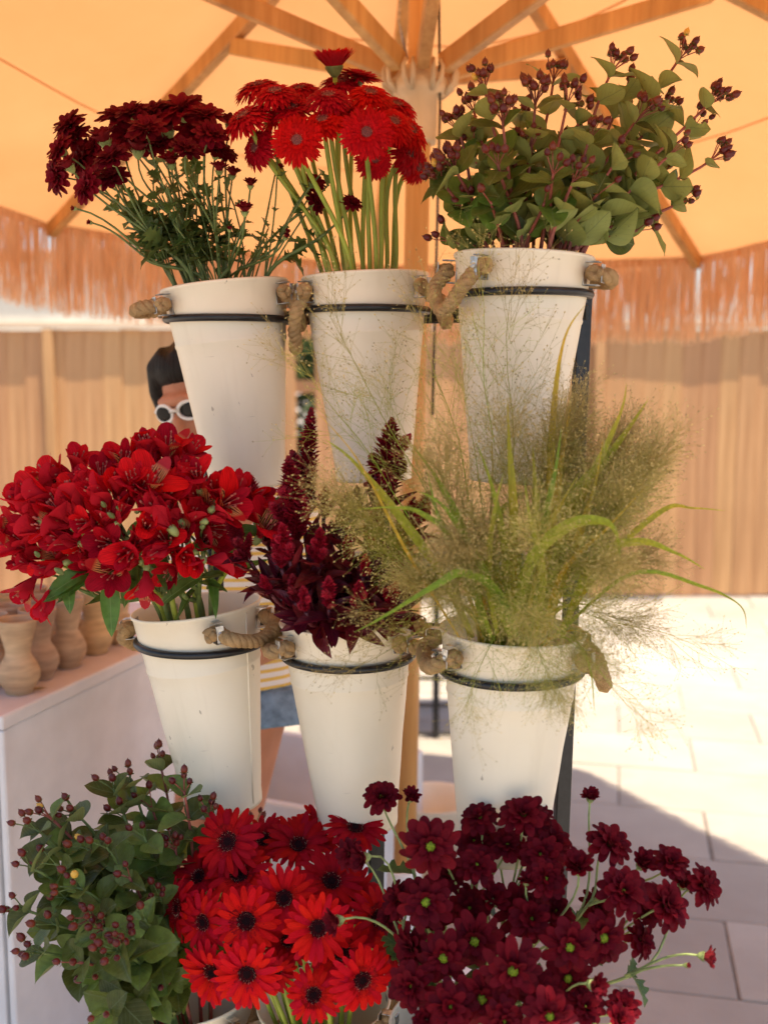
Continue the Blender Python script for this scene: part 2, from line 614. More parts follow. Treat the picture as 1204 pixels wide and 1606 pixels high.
MAT['tile'] = mat_plain('roof_tile', (0.42, 0.19, 0.10, 1), 0.85, 0.2, 6, 0.2, 0.2, 0.02)
MAT['seed'] = mat_plain('grass_seed', (0.64, 0.48, 0.17, 1), 0.55, 0.3, 40, 0.4, 0.0, vr=0.15)


def m_stalk():
    t = NT('grass_stalk')
    sx = t.n('ShaderNodeSeparateXYZ')
    t.set(sx.inputs[0], t.coord('Generated'))
    c = t.ramp(sx.outputs[2], [(0.0, (0.30, 0.46, 0.04)), (0.4, (0.42, 0.43, 0.065)), (0.9, (0.50, 0.38, 0.13))])
    c = t.hsv(c, t.rand(0.485, 0.515), 1.0, t.rand(0.8, 1.25))
    return t.done(t.translucent(t.principled(c, 0.55, 0.2), c, 0.3))


MAT['hairstalk'] = m_stalk()


def m_blade():
    t = NT('grass_blade')
    r = t.n('ShaderNodeObjectInfo').outputs['Random']
    n = t.noise(t.coord('Object'), 14, 3)
    mx = t.ramp(t.math('ADD', t.math('MULTIPLY', r, 0.8), t.math('MULTIPLY', n, 0.4)),
                [(0.25, (0.22, 0.34, 0.03)), (0.62, (0.40, 0.44, 0.035)), (0.9, (0.68, 0.44, 0.04))])
    st = t.noise(t.coord('Generated', (1, 1, 1)), 30, 2)
    c = t.hsv(mx, 0.5, 1.0, t.rampf(st))
    return t.done(t.translucent(t.principled(c, 0.5, 0.35), c, 0.45))


MAT['blade'] = m_blade()


def m_shirt():
    t = NT('striped_knit')
    sx = t.n('ShaderNodeSeparateXYZ')
    t.set(sx.inputs[0], t.coord('Object'))
    fr = t.math('FRACT', t.math('MULTIPLY', sx.outputs[2], 58.0))
    s = t.math('GREATER_THAN', fr, 0.58)
    n = t.noise(t.coord('Object'), 220, 2)
    c = t.mix(s, (0.78, 0.72, 0.66, 1), (0.74, 0.47, 0.10, 1))
    return t.done(t.principled(c, 0.85, 0.2, t.bump(n, 0.4, 0.003), sheen=0.2))


MAT['shirt'] = m_shirt()
# ------------------------------------------------------------------ ground
PAVE_ROT = radians(-12)
gm = MB()
gm.add([(-220, -60, -0.006), (220, -60, -0.006), (220, 420, -0.006), (-220, 420, -0.006)], [(0, 1, 2, 3)])
ground = tag(gm.build('ground', MAT['joint'], smooth=False), 'pale stone slab paving of the market square', None, None, 'structure')
slab_meshes = []
for sx_ in (0.0, 0.003, -0.002):
    b = MB()
    b.box((0, 0, -0.020), (0.600 + sx_, 0.405 + sx_ * 0.6, 0.04), None, 0.004)
    slab_meshes.append(b.mesh('slab', MAT['paving'], False))
n_slab = 0
rotm = M.Rotation(PAVE_ROT, 4, 'Z')
for j in range(0, 20):
    for i in range(-9, 9):
        c = rotm @ V((i * 0.606 + (j % 2) * 0.303 + 0.05, j * 0.411 + 0.35, 0))
        c += V((0.62, 0.0, 0))
        if c.y < 0.9 or c.y > 7.6:
            continue
        if c.x < -0.9 - 0.1 * c.y or c.x > 0.9 + 0.36 * c.y:
            continue
        o = ob('paving_slab', slab_meshes[RND.randrange(3)], ground)
        o.matrix_basis = M.Translation((c.x, c.y, rnd(-0.0015, 0.0015))) @ M.Rotation(PAVE_ROT + (pi if RND.random() < 0.5 else 0) + rnd(-0.004, 0.004), 4, 'Z')
        n_slab += 1
# paving beyond the slabs one can pick apart
b = MB()
for (x0, x1, y0, y1) in ((-220, 220, -60, 0.45), (-220, 220, 8.2, 420), (-220, -2.4, 0.45, 8.2), (4.4, 220, 0.45, 8.2)):
    b.add([(x0, y0, -0.0012), (x1, y0, -0.0012), (x1, y1, -0.0012), (x0, y1, -0.0012)], [(0, 1, 2, 3)])
tag(b.build('pavement', MAT['paving'], smooth=False), 'pale stone paving spreading out past the stall', None, None, 'structure')

# ------------------------------------------------------------------ fence
FY = 7.66
fence = thing('wooden_fence', (0, FY, 0), 'tall tan wooden plank fence with a pale cap rail behind the flower rack', 'fence')
pl_meshes = []
for k in range(4):
    b = MB()
    b.box((0, 0, 0.955), (0.136 + 0.0012 * k, 0.022, 1.88), None, 0.004)
    pl_meshes.append(b.mesh('plank', MAT['fence'], False))
x = -4.6
GAPX = -0.525
while x < 5.4:
    if abs(x - GAPX) > 0.09:
        ob('plank', pl_meshes[RND.randrange(4)], fence, M.Translation((x, rnd(-0.006, 0.006), rnd(-0.008, 0.006))))
    x += 0.1350
for x in (-4.4, -2.33, -0.66, 1.5, 3.6):
    b = MB()
    b.box((0, 0, 0.955), (0.07, 0.05, 1.89), None, 0.006)
    ob('fence_post', b.mesh('fence_post', MAT['fence'], False), fence, M.Translation((x, -0.042, 0)))
b = MB()
b.box((0.4, -0.012, 1.93), (10.2, 0.115, 0.035), None, 0.005)
b.build('cap_rail', MAT['cap'], fence, False)
for z in (0.35, 1.5):
    b = MB()
    b.box((0.4, 0.045, z), (10.0, 0.045, 0.09), None, 0.004)
    b.build('back_rail', MAT['fence'], fence, False)

# ------------------------------------------------------------------ what shows above and through the fence
def leaf_mesh(name, L, W, mat, fold=0.15, droop=0.2, shape=0.8, nv=6, bite=False, teeth=0, point=1.0):
    b = MB()
    def fn(u, v):
        s = (u - 0.5) * 2
        w = W / 2 * (sin(pi * min(1, v ** shape * 0.97 + 0.03)) ** (0.72 * point))
        if v >= 0.999:
            w = W * 0.01
        if teeth:
            w *= 1 + 0.42 * cos(v * pi * 2 * teeth)
        if bite and s > 0 and 0.35 < v < 0.7:
            w *= 0.45
        return V((s * w, v * L, abs(s) * w * fold * 2 - droop * L * v * v + 0.02 * L * sin(v * 9 + s * 2)))
    b.grid(fn, 5 if not teeth else 3, nv)
    return b.mesh(name, mat)


def shrub(at, label, h, r, n):
    root = thing('shrub', at, label, 'shrub')
    b = MB()
    for k in range(6):
        a = k * 1.05
        b.tube([(0, 0, 0), (cos(a) * r * .3, sin(a) * r * .3, h * .5), (cos(a) * r * .7, sin(a) * r * .7, h * .9)], [.03, .02, .006], 5)
    b.build('stem', MAT['bark'], root)
    lf = MB()
    lf.grid(lambda u, v: V(((u - .5) * .06 * sin(pi * (v * .9 + .05)), v * .12, abs(u - .5) * .02 - v * v * .03)), 3, 4)
    c = MB()
    for k in range(n):
        d = V((rnd(-1, 1), rnd(-1, 1), rnd(-1, 1))).normalized() * rnd(0.5, 1) ** .5
        p = V((d.x * r, d.y * r, h * .55 + d.z * h * .45)) * (1 + 0.15 * noise.noise(d * 3))
        c.merge(lf, frame_yz(d + jit(.8), V((0, 0, 1)) + jit(.5), p))
    tag(c.build('foliage', MAT['foliage'], root), kind='stuff')
    return root


shrub((-0.62, 8.5, 0), 'dark green shrub seen through the narrow gap in the fence', 1.9, 0.62, 5200)

bld = thing('building', (-6.6, 26, 0), 'pale rendered building just showing above the left end of the fence', 'building')
b = MB()
b.box((0, 3, 2.1), (7.6, 6, 4.2))
b.build('wall', MAT['render_wall'], bld, False)
b = MB()
b.box((0, 3, 4.32), (8.0, 6.4, 0.22), None, 0.03)
b.build('roof', MAT['tile'], bld, False)
for wx in (-2.4, 0.0, 2.4):
    b = MB()
    b.box((wx, -0.02, 1.05), (1.1, 0.06, 1.1), None, 0.01)
    w = b.build('window', MAT['white_paint'], bld, False)
    for s in (-1, 1):
        b = MB()
        b.box((wx + s * .26, -0.055, 1.05), (0.44, 0.015, 0.95))
        b.build('pane', MAT['glass'], w, False)

# ------------------------------------------------------------------ parasol
PP = V((0.046, 2.6, 0))
par = thing('parasol', PP, 'large natural canvas parasol with wooden ribs and a raffia fringe over the stall', 'parasol')
par.rotation_euler = (0, radians(0.9), 0)
R_EDGE, Z_EDGE, Z_APEX, Z_HUB = 1.70, 2.185, 2.87, 2.235
RIBS = [radians(a) for a in (-46, -4, 38, 84, 130, 176, 222, 268)]
TILT = radians(1.0)


def rim(a, r, z):
    p = V((sin(a) * r, cos(a) * r, z))
    return p + V((0, 0, -p.x * tan(TILT) - p.y * tan(radians(6.4))))


apex = V((0, 0, Z_APEX))
b = MB()
b.tube([(0, 0, 0.36), (0, 0, 1.2), (0, 0, 2.2), (0, 0, 2.78)], 0.0285, 28)
b.build('pole', MAT['pole'], par)
b = MB()
b.lathe([(0.0, 0.0), (0.030, 0.0), (0.030, 0.0)], 8)
b = MB()
b.lathe([(0.036, 0.05), (0.044, 0.06), (0.044, 0.355), (0.040, 0.362), (0.0295, 0.362)], 28)
b.box((0, 0, 0.03), (0.50, 0.50, 0.055), None, 0.008)
b.build('base', MAT['white_paint'], par, False)
b = MB()
b.lathe([(0.0292, -0.11), (0.040, -0.11), (0.043, -0.10), (0.043, -0.01), (0.060, 0.0), (0.066, 0.012), (0.066, 0.03), (0.052, 0.045), (0.040, 0.06), (0.0292, 0.06)], 32, M.Translation((0, 0, Z_HUB)))
hub = b.build('slider_hub', MAT['plastic_cream'], par)
for a in RIBS:
    for s in (-1, 1):
        b = MB()
        off = V((cos(a), -sin(a), 0)) * 0.023 * s
        c = V((sin(a), cos(a), 0))
        pts = [c * 0.055 + off + V((0, 0, Z_HUB + 0.0)), c * 0.080 + off + V((0, 0, Z_HUB + 0.02)), c * 0.084 + off + V((0, 0, Z_HUB + 0.045)), c * 0.075 + off + V((0, 0, Z_HUB + 0.062))]
        b.tube(pts, [0.006, 0.006, 0.005, 0.004], 8)
        b.build('lug', MAT['plastic_cream'], hub)
b = MB()
b.lathe([(0.0, 2.70), (0.07, 2.70), (0.07, 2.80), (0.03, 2.83), (0.0, 2.83)], 24)
b.build('top_hub', MAT['plastic_cream'], par)
b = MB()
b.lathe([(0.0, 2.83), (0.02, 2.84), (0.016, 2.90), (0.028, 2.94), (0.0, 2.98)], 16)
b.build('finial', MAT['pole'], par)


def bar_between(p, q, w, h, up=V((0, 0, 1))):
    y = (q - p)
    m = frame_yz(y, up, (p + q) / 2)
    b = MB()
    b.box((0, 0, 0), (w, y.length, h), m, 0.0035)
    return b


for a in RIBS:
    p = rim(a, 0.06, Z_APEX - 0.06 - 0.03)
    q = rim(a, R_EDGE - 0.02, Z_EDGE - 0.02)
    bar_between(p, q, 0.032, 0.046).build('rib', MAT['rib'], par, False)
    t = 0.385
    e = p.lerp(q, t) + V((0, 0, -0.03))
    s = V((sin(a) * 0.068, cos(a) * 0.068, Z_HUB + 0.055))
    bar_between(s, e, 0.030, 0.044).build('strut', MAT['rib'], par, False)
for k in range(8):
    a0, a1 = RIBS[k], RIBS[(k + 1) % 8]
    A, B_ = rim(a0, R_EDGE, Z_EDGE + 0.012), rim(a1, R_EDGE, Z_EDGE + 0.012)

    def fn(u, v):
        e = A.lerp(B_, u)
        p = (apex + V((0, 0, -0.03))).lerp(e, 0.02 + 0.98 * v)
        p.z -= 0.035 * sin(pi * u) * v * (1.15 - v) * 2
        p.z += 0.007 * noise.noise(p * 3.2) + 0.003 * noise.noise(p * 11)
        inw = V((p.x, p.y, 0)) * (0.012 * sin(pi * u) * v * v)
        return p - inw
    b = MB()
    b.grid(fn, 17, 25)
    b.build('canopy_panel', MAT['canopy'], par)
    for vv in (0.36, 0.68):
        b = MB()
        b.grid(lambda u, v: fn(u, vv + 0.0035 * v) + V((0, 0, -0.002)), 17, 2)
        b.build('seam', MAT['canopy'], par)
    # hem
    b = MB()
    b.grid(lambda u, v: fn(u, 1.0) + V((0, 0, -0.028 * v)), 17, 2)
    b.build('hem', MAT['canopy'], par)
# raffia fringe
fr = MB()
for k in range(8):
    a0, a1 = RIBS[k], RIBS[(k + 1) % 8]
    A, B_ = rim(a0, R_EDGE, Z_EDGE), rim(a1, R_EDGE, Z_EDGE)
    n = int((A - B_).length / 0.0016)
    nrm = ((A + B_) / 2)
    nrm.z = 0
    nrm.normalize()
    tg = (B_ - A).normalized()
    for i in range(n):
        u = (i + RND.random()) / n
        u = 0.008 + 0.984 * u
        if RND.random() < 0.03:
            continue
        side = 1 if RND.random() < 0.5 else -1
        p0 = A.lerp(B_, u) + nrm * (0.006 * side - 0.004 - 0.012 * sin(pi * u)) + V((0, 0, -0.002 + rnd(0, 0.006)))
        clump = noise.noise(V((u * 14 + k * 9, side, 0))) * 0.02
        L = 0.288 + rnd(-0.018, 0.014) + clump * 0.6
        w = rnd(0.0028, 0.0062)
        sw = tg * (rnd(-0.014, 0.014) + clump * 0.9) + nrm * rnd(-0.02, 0.02)
        tw = tg * w * cos(rnd(-0.8, 0.8)) + nrm * w * rnd(-0.5, 0.5)
        p1 = p0 + V((0, 0, -L * .5)) + sw * .35
        p2 = p0 + V((0, 0, -L)) + sw
        fr.add([p0 - tw / 2, p0 + tw / 2, p1 + tw * .6, p1 - tw * .6, p2 + tw * .3, p2 - tw * .3], [(0, 1, 2, 3), (3, 2, 4, 5)])
tag(fr.build('fringe', MAT['raffia'], par, False), kind='stuff')
# pulley line beside the pole
b = MB()
b.tube([(0.045, -0.03, 1.5), (0.047, -0.03, 2.2), (0.03, -0.02, 2.74)], 0.0032, 6)
b.build('pulley_line', MAT['black'], par)
b = MB()
b.tube([(-0.03, -0.045, 2.30), (-0.05, -0.05, 2.38), (-0.045, -0.045, 2.5), (-0.02, -0.03, 2.72)], 0.0035, 6)
b.build('pulley_line', MAT['zinc'], par)
# ------------------------------------------------------------------ plinth with clay vases
C0 = PY(3, 1125, 2.086)
PZ = C0.z
ax_a = V((0.31, 0.95, 0)).normalized()
ax_b = V((-ax_a.y, ax_a.x, 0))
PL, PW = 1.05, 0.75
rot = M.Rotation(atan2(ax_a.y, ax_a.x) - pi / 2, 4, 'Z')      # local +y runs along the long side, -x is outwards left
plinth = thing('plinth', (C0.x, C0.y, 0), 'white painted display plinth carrying clay vases, its top tinted for pink bounced light', 'plinth')
plinth.rotation_euler = rot.to_euler()
b = MB()
b.box((-PW / 2, PL / 2, PZ - 0.0125), (PW, PL, 0.025), None, 0.003)
b.build('top_board', MAT['plinth_top'], plinth, False)
b = MB()
b.box((-0.012, PL / 2, (PZ - 0.028) / 2), (0.018, PL - 0.03, PZ - 0.03), None, 0.002)
b.build('side_panel', MAT['white_paint'], plinth, False)
b = MB()
b.box((-PW + 0.012, PL / 2, (PZ - 0.028) / 2), (0.018, PL - 0.03, PZ - 0.03), None, 0.002)
b.build('side_panel', MAT['white_paint'], plinth, False)
for yy in (0.012, PL - 0.012):
    b = MB()
    b.box((-PW / 2, yy, (PZ - 0.028) / 2), (PW - 0.05, 0.018, PZ - 0.03), None, 0.002)
    b.build('end_panel', MAT['white_paint'], plinth, False)
b = MB()
b.box((-0.006, 0.008, (PZ - 0.028) / 2), (0.016, 0.016, PZ - 0.032), None, 0.003)
b.build('corner_bead', MAT['white_paint'], plinth, False)
b = MB()
b.box((0.0, PL / 2, PZ - 0.012), (0.010, PL + 0.008, 0.029), None, 0.003)
b.build('edge_trim', MAT['white_paint'], plinth, False)
# dried leaf lying on the plinth
lp = PY(48, 1094, 2.255)
lp.z = PZ + 0.004
o = ob('dry_leaf', leaf_mesh('dry_leaf', 0.035, 0.010, MAT['rope'], 0.5, -0.1), None, frame_yz((1, .3, 0), (0, 0, 1), lp))
tag(o, 'small dry leaf lying on the plinth top by the vases', 'leaf')

VH = 0.19
prof_v = [(0.0, 0.0), (0.027, 0.0), (0.029, 0.004), (0.028, 0.009), (0.036, 0.022), (0.0415, 0.040), (0.042, 0.055), (0.037, 0.074), (0.029, 0.090), (0.0250, 0.100),
          (0.0255, 0.110), (0.029, 0.130), (0.0335, 0.152), (0.0385, 0.178), (0.0395, 0.186), (0.0385, 0.190), (0.036, 0.188), (0.034, 0.176), (0.030, 0.152), (0.024, 0.120), (0.020, 0.10), (0.0, 0.08)]
vb = MB()
vb.lathe(prof_v, 36)
vase_me = vb.mesh('vase', MAT['clay'])
rows = [[(27, 1086), (66, 1064), (112, 1044), (153, 1024), (191, 1008)], [], []]
base_pts = []
for (px, py) in rows[0]:
    u = (py - 803) / F_PX
    d = (CAM_H - PZ) / (sin(PITCH) + u * cos(PITCH))
    base_pts.append(V(((px - 602) / F_PX * d, d * (cos(PITCH) - u * sin(PITCH)), PZ)))
ORD = ['nearest', 'second', 'third', 'fourth', 'fifth', 'sixth', 'seventh', 'eighth', 'ninth', 'tenth', 'eleventh', 'twelfth', 'thirteenth', 'fourteenth', 'fifteenth', 'sixteenth', 'seventeenth', 'eighteenth', 'nineteenth', 'twentieth']
for r in range(3):
    for k in range(5 if r == 0 else 5 - (r == 2)):
        p = base_pts[k] + ax_b * (0.088 * r) + ax_a * (-0.03 * r + (0.05 if r else 0)) + V((rnd(-.006, .006), rnd(-.006, .006), 0))
        q = p - C0
        if q.dot(ax_a) > PL - 0.05 or q.dot(ax_b) > PW - 0.05:
            continue
        p.z = PZ + 0.0003
        o = ob('vase', vase_me, None, M.Translation(p) @ M.Rotation(rnd(0, 6), 4, 'Z') @ M.Diagonal((rnd(.98, 1.06), rnd(.98, 1.06), rnd(.80, .86), 1)))
        rowname = ('front row by the plinth edge', 'middle row', 'back row')[r]
        tag(o, 'pale clay vase with a flared neck, %s in the %s' % (ORD[k], rowname), 'vase', 'clay vases on the plinth')

# ------------------------------------------------------------------ low things behind the rack
t = thing('white_crate', PY(470, 1290, 3.2) * 1.0, 'low white open box on the paving behind the rack', 'crate')
t.location = (PY(465, 1200, 3.25).x, 3.25, 0)
t.rotation_euler = (0, 0, radians(-24))
b = MB(); b.box((0, 0, 0.05), (0.56, 0.50, 0.03), None, 0.004); b.build('bottom', MAT['cloth_white'], t, False)
for s in (-1, 1):
    b = MB(); b.box((s * 0.30, 0, 0.20), (0.025, 0.56, 0.38), None, 0.005); b.build('side', MAT['cloth_white'], t, False)
    b = MB(); b.box((0, s * 0.27, 0.197), (0.572, 0.025, 0.37), None, 0.005); b.build('side', MAT['cloth_white'], t, False)

t = thing('basin', (PY(680, 1290, 3.3).x, 3.3, 0.0), 'white enamel basin standing behind the parasol pole', 'basin')
b = MB()
b.lathe([(0, 0.10), (0.085, 0.10), (0.125, 0.255), (0.133, 0.262), (0.128, 0.262), (0.121, 0.255), (0.08, 0.108), (0.0, 0.108)], 40)
b.build('bowl', MAT['enamel'], t)
b = MB()
b.lathe([(0, 0.0), (0.10, 0.0), (0.085, 0.02), (0.07, 0.06), (0.08, 0.097), (0.0, 0.097)], 32)
b.build('foot', MAT['plastic_cream'], t)

t = thing('side_table', (PY(683, 1160, 4.62).x, 4.62, 0), 'black metal side table standing in the sun behind the pole', 'table')
for (lx, ly) in ((0, 0), (-0.46, 0), (0.42, 0.0), (0, 0.42), (-0.46, .42), (.42, .42)):
    if lx == 0 and ly:
        continue
    b = MB(); b.box((lx, ly, 0.37), (0.028, 0.028, 0.735), None, 0.003); b.build('leg', MAT['black'], t, False)
for z in (0.018, 0.27):
    for y0 in (0, .42):
        b = MB(); b.box((-0.02, y0 + (0.0 if z > .1 else .001), z), (0.85, 0.014, 0.014), None, 0.002); b.build('stretcher', MAT['black'], t, False)
b = MB(); b.box((-0.02, 0.21, 0.748), (0.92, 0.50, 0.022), None, 0.004); b.build('top', MAT['black'], t, False)

# ------------------------------------------------------------------ shop keeper
PX0, PYY = -0.318, 2.27
person = thing('person', (PX0, PYY, 0), 'person in white oval sunglasses and a yellow striped top behind the rack', 'person')


def add_mods(o, vox, it=6, lv=0):
    r = o.modifiers.new('remesh', 'REMESH')
    r.mode = 'VOXEL'
    r.voxel_size = vox
    s = o.modifiers.new('smooth', 'SMOOTH')
    s.factor = 0.5
    s.iterations = it
    return o


person.rotation_euler = (0, 0, radians(-38))
HC = V((-0.014, -0.070, 1.555))
hrot = M.Rotation(radians(10), 3, 'Z') @ M.Rotation(radians(14), 3, 'X') @ M.Rotation(radians(-9), 3, 'Y')


def hp(x, y, z):
    return HC + hrot @ V((x, y, z))


b = MB()
b.ellipsoid(hp(0, 0.012, 0.02), (0.073, 0.092, 0.092), 20, 14, hrot)      # skull
b.ellipsoid(hp(0, -0.020, -0.045), (0.058, 0.066, 0.075), 18, 12, hrot)    # face
b.ellipsoid(hp(0, -0.055, -0.098), (0.026, 0.026, 0.022), 12, 8, hrot)     # chin
b.ellipsoid(hp(0, -0.088, -0.036), (0.012, 0.020, 0.024), 12, 8, hrot)     # nose
b.ellipsoid(hp(0, -0.098, -0.046), (0.015, 0.012, 0.010), 10, 8, hrot)
b.ellipsoid(hp(0, -0.074, 0.010), (0.055, 0.02, 0.016), 12, 8, hrot)       # brow
b.ellipsoid(hp(0.03, -0.062, -0.035), (0.022, 0.02, 0.02), 10, 8, hrot)
b.ellipsoid(hp(-0.03, -0.062, -0.035), (0.022, 0.02, 0.02), 10, 8, hrot)
b.ellipsoid(hp(0, -0.082, -0.068), (0.022, 0.010, 0.010), 10, 8, hrot)     # mouth
for s in (-1, 1):
    b.ellipsoid(hp(0.074 * s, 0.012, -0.012), (0.010, 0.020, 0.032), 10, 8, hrot)
b.tube([hp(0, 0.02, -0.07), V((-0.015, 0.02, 1.44)), V((0, 0.03, 1.36))], [0.050, 0.050, 0.062], 14)
b.ellipsoid((0, 0.02, 1.24), (0.15, 0.095, 0.16), 18, 12)
b.tube([(0, 0.02, 1.33), (0, 0.01, 1.1), (0, 0.01, 0.95)], [0.13, 0.12, 0.14], 16)
for s in (-1, 1):
    b.tube([(0.10 * s, 0.02, 1.345), (0.142 * s, 0.02, 1.30), (0.15 * s, 0.03, 1.06)], [0.052, 0.050, 0.038], 12)
    b.tube([(0.15 * s, 0.03, 1.07), (0.11 * s, -0.06, 1.03), (0.045 * s, -0.12, 1.05 + 0.02 * s)], [0.038, 0.033, 0.024], 12)
    pal = V((0.02 * s, -0.14, 1.06 + 0.02 * s))
    b.ellipsoid(pal, (0.020, 0.045, 0.035), 10, 8)
    for k in range(4):
        f0 = pal + V((0, -0.035, 0.026 - 0.017 * k))
        b.tube([f0, f0 + V((-0.006 * s, -0.03, -0.006)), f0 + V((-0.018 * s, -0.055 + 0.004 * abs(k - 1), -0.012))], [0.0095, 0.009, 0.0075], 8)
    f0 = pal + V((-0.006 * s, 0.0, 0.03))
    b.tube([f0, f0 + V((-0.02 * s, -0.02, 0.016)), f0 + V((-0.025 * s, -0.045, 0.018))], [0.011, 0.010, 0.008], 8)
    b.tube([(0.062 * s - 0.02, 0.01, 0.92), (0.060 * s - 0.095, 0.045, 0.70), (0.058 * s - 0.125, 0.03, 0.50)], [0.084, 0.066, 0.050], 14)
    b.tube([(0.058 * s - 0.125, 0.03, 0.51), (0.060 * s - 0.125, 0.045, 0.36), (0.066 * s - 0.125, 0.045, 0.09)], [0.054, 0.053, 0.034], 14)
    b.tube([(0.066 * s - 0.125, 0.06, 0.05), (0.072 * s - 0.125, -0.03, 0.04), (0.078 * s - 0.125, -0.13, 0.022)], [0.042, 0.036, 0.022], 12)
body = add_mods(b.build('body', MAT['skin'], person), 0.0055, 5)
b = MB()
for (z, rx, ry, cy) in ():
    pass
b.ellipsoid((0, 0.02, 1.25), (0.150, 0.108, 0.17), 20, 14)
b.tube([(0, 0.02, 1.36), (0, 0.018, 1.2), (0, 0.012, 1.02), (0, 0.012, 0.955)], [0.115, 0.145, 0.148, 0.158], 20)
for s in (-1, 1):
    b.tube([(0.09 * s, 0.02, 1.355), (0.138 * s, 0.02, 1.315), (0.152 * s, 0.03, 1.13)], [0.060, 0.064, 0.060], 14)
add_mods(b.build('shirt', MAT['shirt'], person), 0.007, 6)
b = MB()
b.ellipsoid((0, 0.012, 0.93), (0.155, 0.12, 0.10), 20, 12)
for s in (-1, 1):
    b.tube([(0.078 * s, 0.01, 0.92), (0.092 * s, 0.004, 0.885), (0.098 * s, 0.0, 0.86)], [0.095, 0.102, 0.105], 18)
add_mods(b.build('shorts', MAT['denim'], person), 0.007, 5)
# long dark hair, parted and falling behind the cheeks
b = MB()
b.ellipsoid(hp(0, 0.026, 0.034), (0.083, 0.096, 0.092), 20, 14, hrot)
b.ellipsoid(hp(0, -0.020, 0.066), (0.072, 0.066, 0.048), 18, 12, hrot)
for s in (-1, 1):
    b.tube([hp(0.010 * s, -0.046, 0.096), hp(0.045 * s, -0.050, 0.074), hp(0.070 * s, -0.040, 0.026), hp(0.076 * s, -0.030, -0.030), hp(0.074 * s, -0.016, -0.10), hp(0.068 * s, 0.0, -0.18)], [0.026, 0.026, 0.022, 0.019, 0.022, 0.014], 12)
    b.tube([hp(0.03 * s, 0.07, 0.04), hp(0.055 * s, 0.07, -0.06), hp(0.05 * s, 0.06, -0.18)], [0.05, 0.045, 0.02], 12)
add_mods(b.build('hair', MAT['hair'], person), 0.005, 14)
lipm = MB()
lipm.ellipsoid(hp(0, -0.091, -0.0645), (0.020, 0.005, 0.0042), 12, 8, hrot)
lipm.ellipsoid(hp(0, -0.090, -0.0725), (0.017, 0.006, 0.0050), 12, 8, hrot)
lipm.build('lips', MAT['lip'], person)
sg = MB()
for s in (-1, 1):
    pts = []
    for k in range(25):
        a = 2 * pi * k / 24
        pts.append(hp(s * (0.031 + 0.0235 * cos(a)), -0.094 + 0.012 * abs(0.031 + 0.0235 * cos(a)) / 0.055, -0.012 + 0.0175 * sin(a)))
    sg.tube(pts, 0.0040, 8, False)
    sg.tube([hp(s * 0.055, -0.083, -0.006), hp(s * 0.076, -0.05, -0.004), hp(s * 0.084, 0.01, -0.006)], 0.0045, 6)
sg.tube([hp(-0.008, -0.096, -0.008), hp(0, -0.101, -0.005), hp(0.008, -0.096, -0.008)], 0.004, 6)
gl = sg.build('sunglasses', MAT['frame_white'], person)
for s in (-1, 1):
    b = MB()
    b.ellipsoid(hp(s * 0.031, -0.0885, -0.012), (0.022, 0.003, 0.0162), 20, 8, hrot)
    b.build('lens', MAT['lens'], gl)
# ------------------------------------------------------------------ buckets on the rack
BR_, BB, BH = 0.100, 0.060, 0.325
BK = {}


def bucket_def(key, rimpx, botpx, y):
    r = PY(*rimpx, y)
    b0 = PY(*botpx, y)
    d = (b0 - r).normalized()
    BK[key] = dict(rim=r, down=d, bot=r + d * BH, y=y)


bucket_def('TL', (352, 449), (390, 762), 1.77)
bucket_def('TM', (572, 434), (587, 772), 1.765)
bucket_def('TR', (821, 404), (801, 745), 1.605)
bucket_def('ML', (308, 951), (350, 1250), 1.666)
bucket_def('MM', (543, 970), (561, 1282), 1.615)
bucket_def('MR', (803, 988), (787, 1325), 1.487)
bucket_def('BL', (303, 1552), (340, 1840), 1.61)
bucket_def('BM', (508, 1569), (525, 1870), 1.54)
bucket_def('BR', (725, 1606), (722, 1900), 1.40)


def rad_at(h):
    """outer radius h metres below the rim"""
    return BR_ + (BB - BR_) * h / BH


prof = [(0.0, -BH + 0.006), (BB - 0.004, -BH + 0.006), (BB - 0.002, -BH), (BB + 0.0015, -BH), (BB + 0.002, -BH + 0.006)]
for h in [0.305 - 0.012 * k for k in range(17)]:
    prof.append((rad_at(h), -h))
prof += [(rad_at(0.094), -0.094), (rad_at(0.091) + 0.0012, -0.091), (rad_at(0.088) + 0.0012, -0.088), (rad_at(0.085), -0.085), (rad_at(0.06), -0.06), (rad_at(0.03), -0.03), (BR_ - 0.001, -0.006),
         (BR_ + 0.0015, -0.003), (BR_ + 0.0022, 0.0), (BR_ + 0.001, 0.0022), (BR_ - 0.001, 0.0015), (BR_ - 0.0018, -0.002)]
for h in (0.03, 0.1, 0.2, 0.31):
    prof.append((rad_at(h) - 0.0016, -h))
prof.append((0.0, -0.315))
bk = MB()
bk.lathe(prof, 64)


def dented(seed):
    """the bucket body with the slight dents and waviness of thin pressed metal"""
    R = random.Random(seed)
    dents = [(R.uniform(0, 2 * pi), R.uniform(-0.29, -0.03), R.uniform(0.012, 0.03), R.uniform(0.0006, 0.0020)) for _ in range(9)]
    d = MB()
    d.f, d.mi = bk.f, bk.mi
    for (x, y, z) in bk.v:
        r = sqrt(x * x + y * y)
        if r > 0.02:
            a = atan2(y, x)
            q = 0.0011 * noise.noise(V((cos(a) * 1.3, sin(a) * 1.3, z * 6 + seed * 7)))
            for (da, dz, dr, dd) in dents:
                w = (((a - da + pi) % (2 * pi) - pi) * r) ** 2 + (z - dz) ** 2
                q -= dd * math.exp(-w / (dr * dr))
            f = (r + q) / r
            x, y = x * f, y * f
        d.v.append((x, y, z))
    return d.mesh('bucket_body', MAT['enamel'])


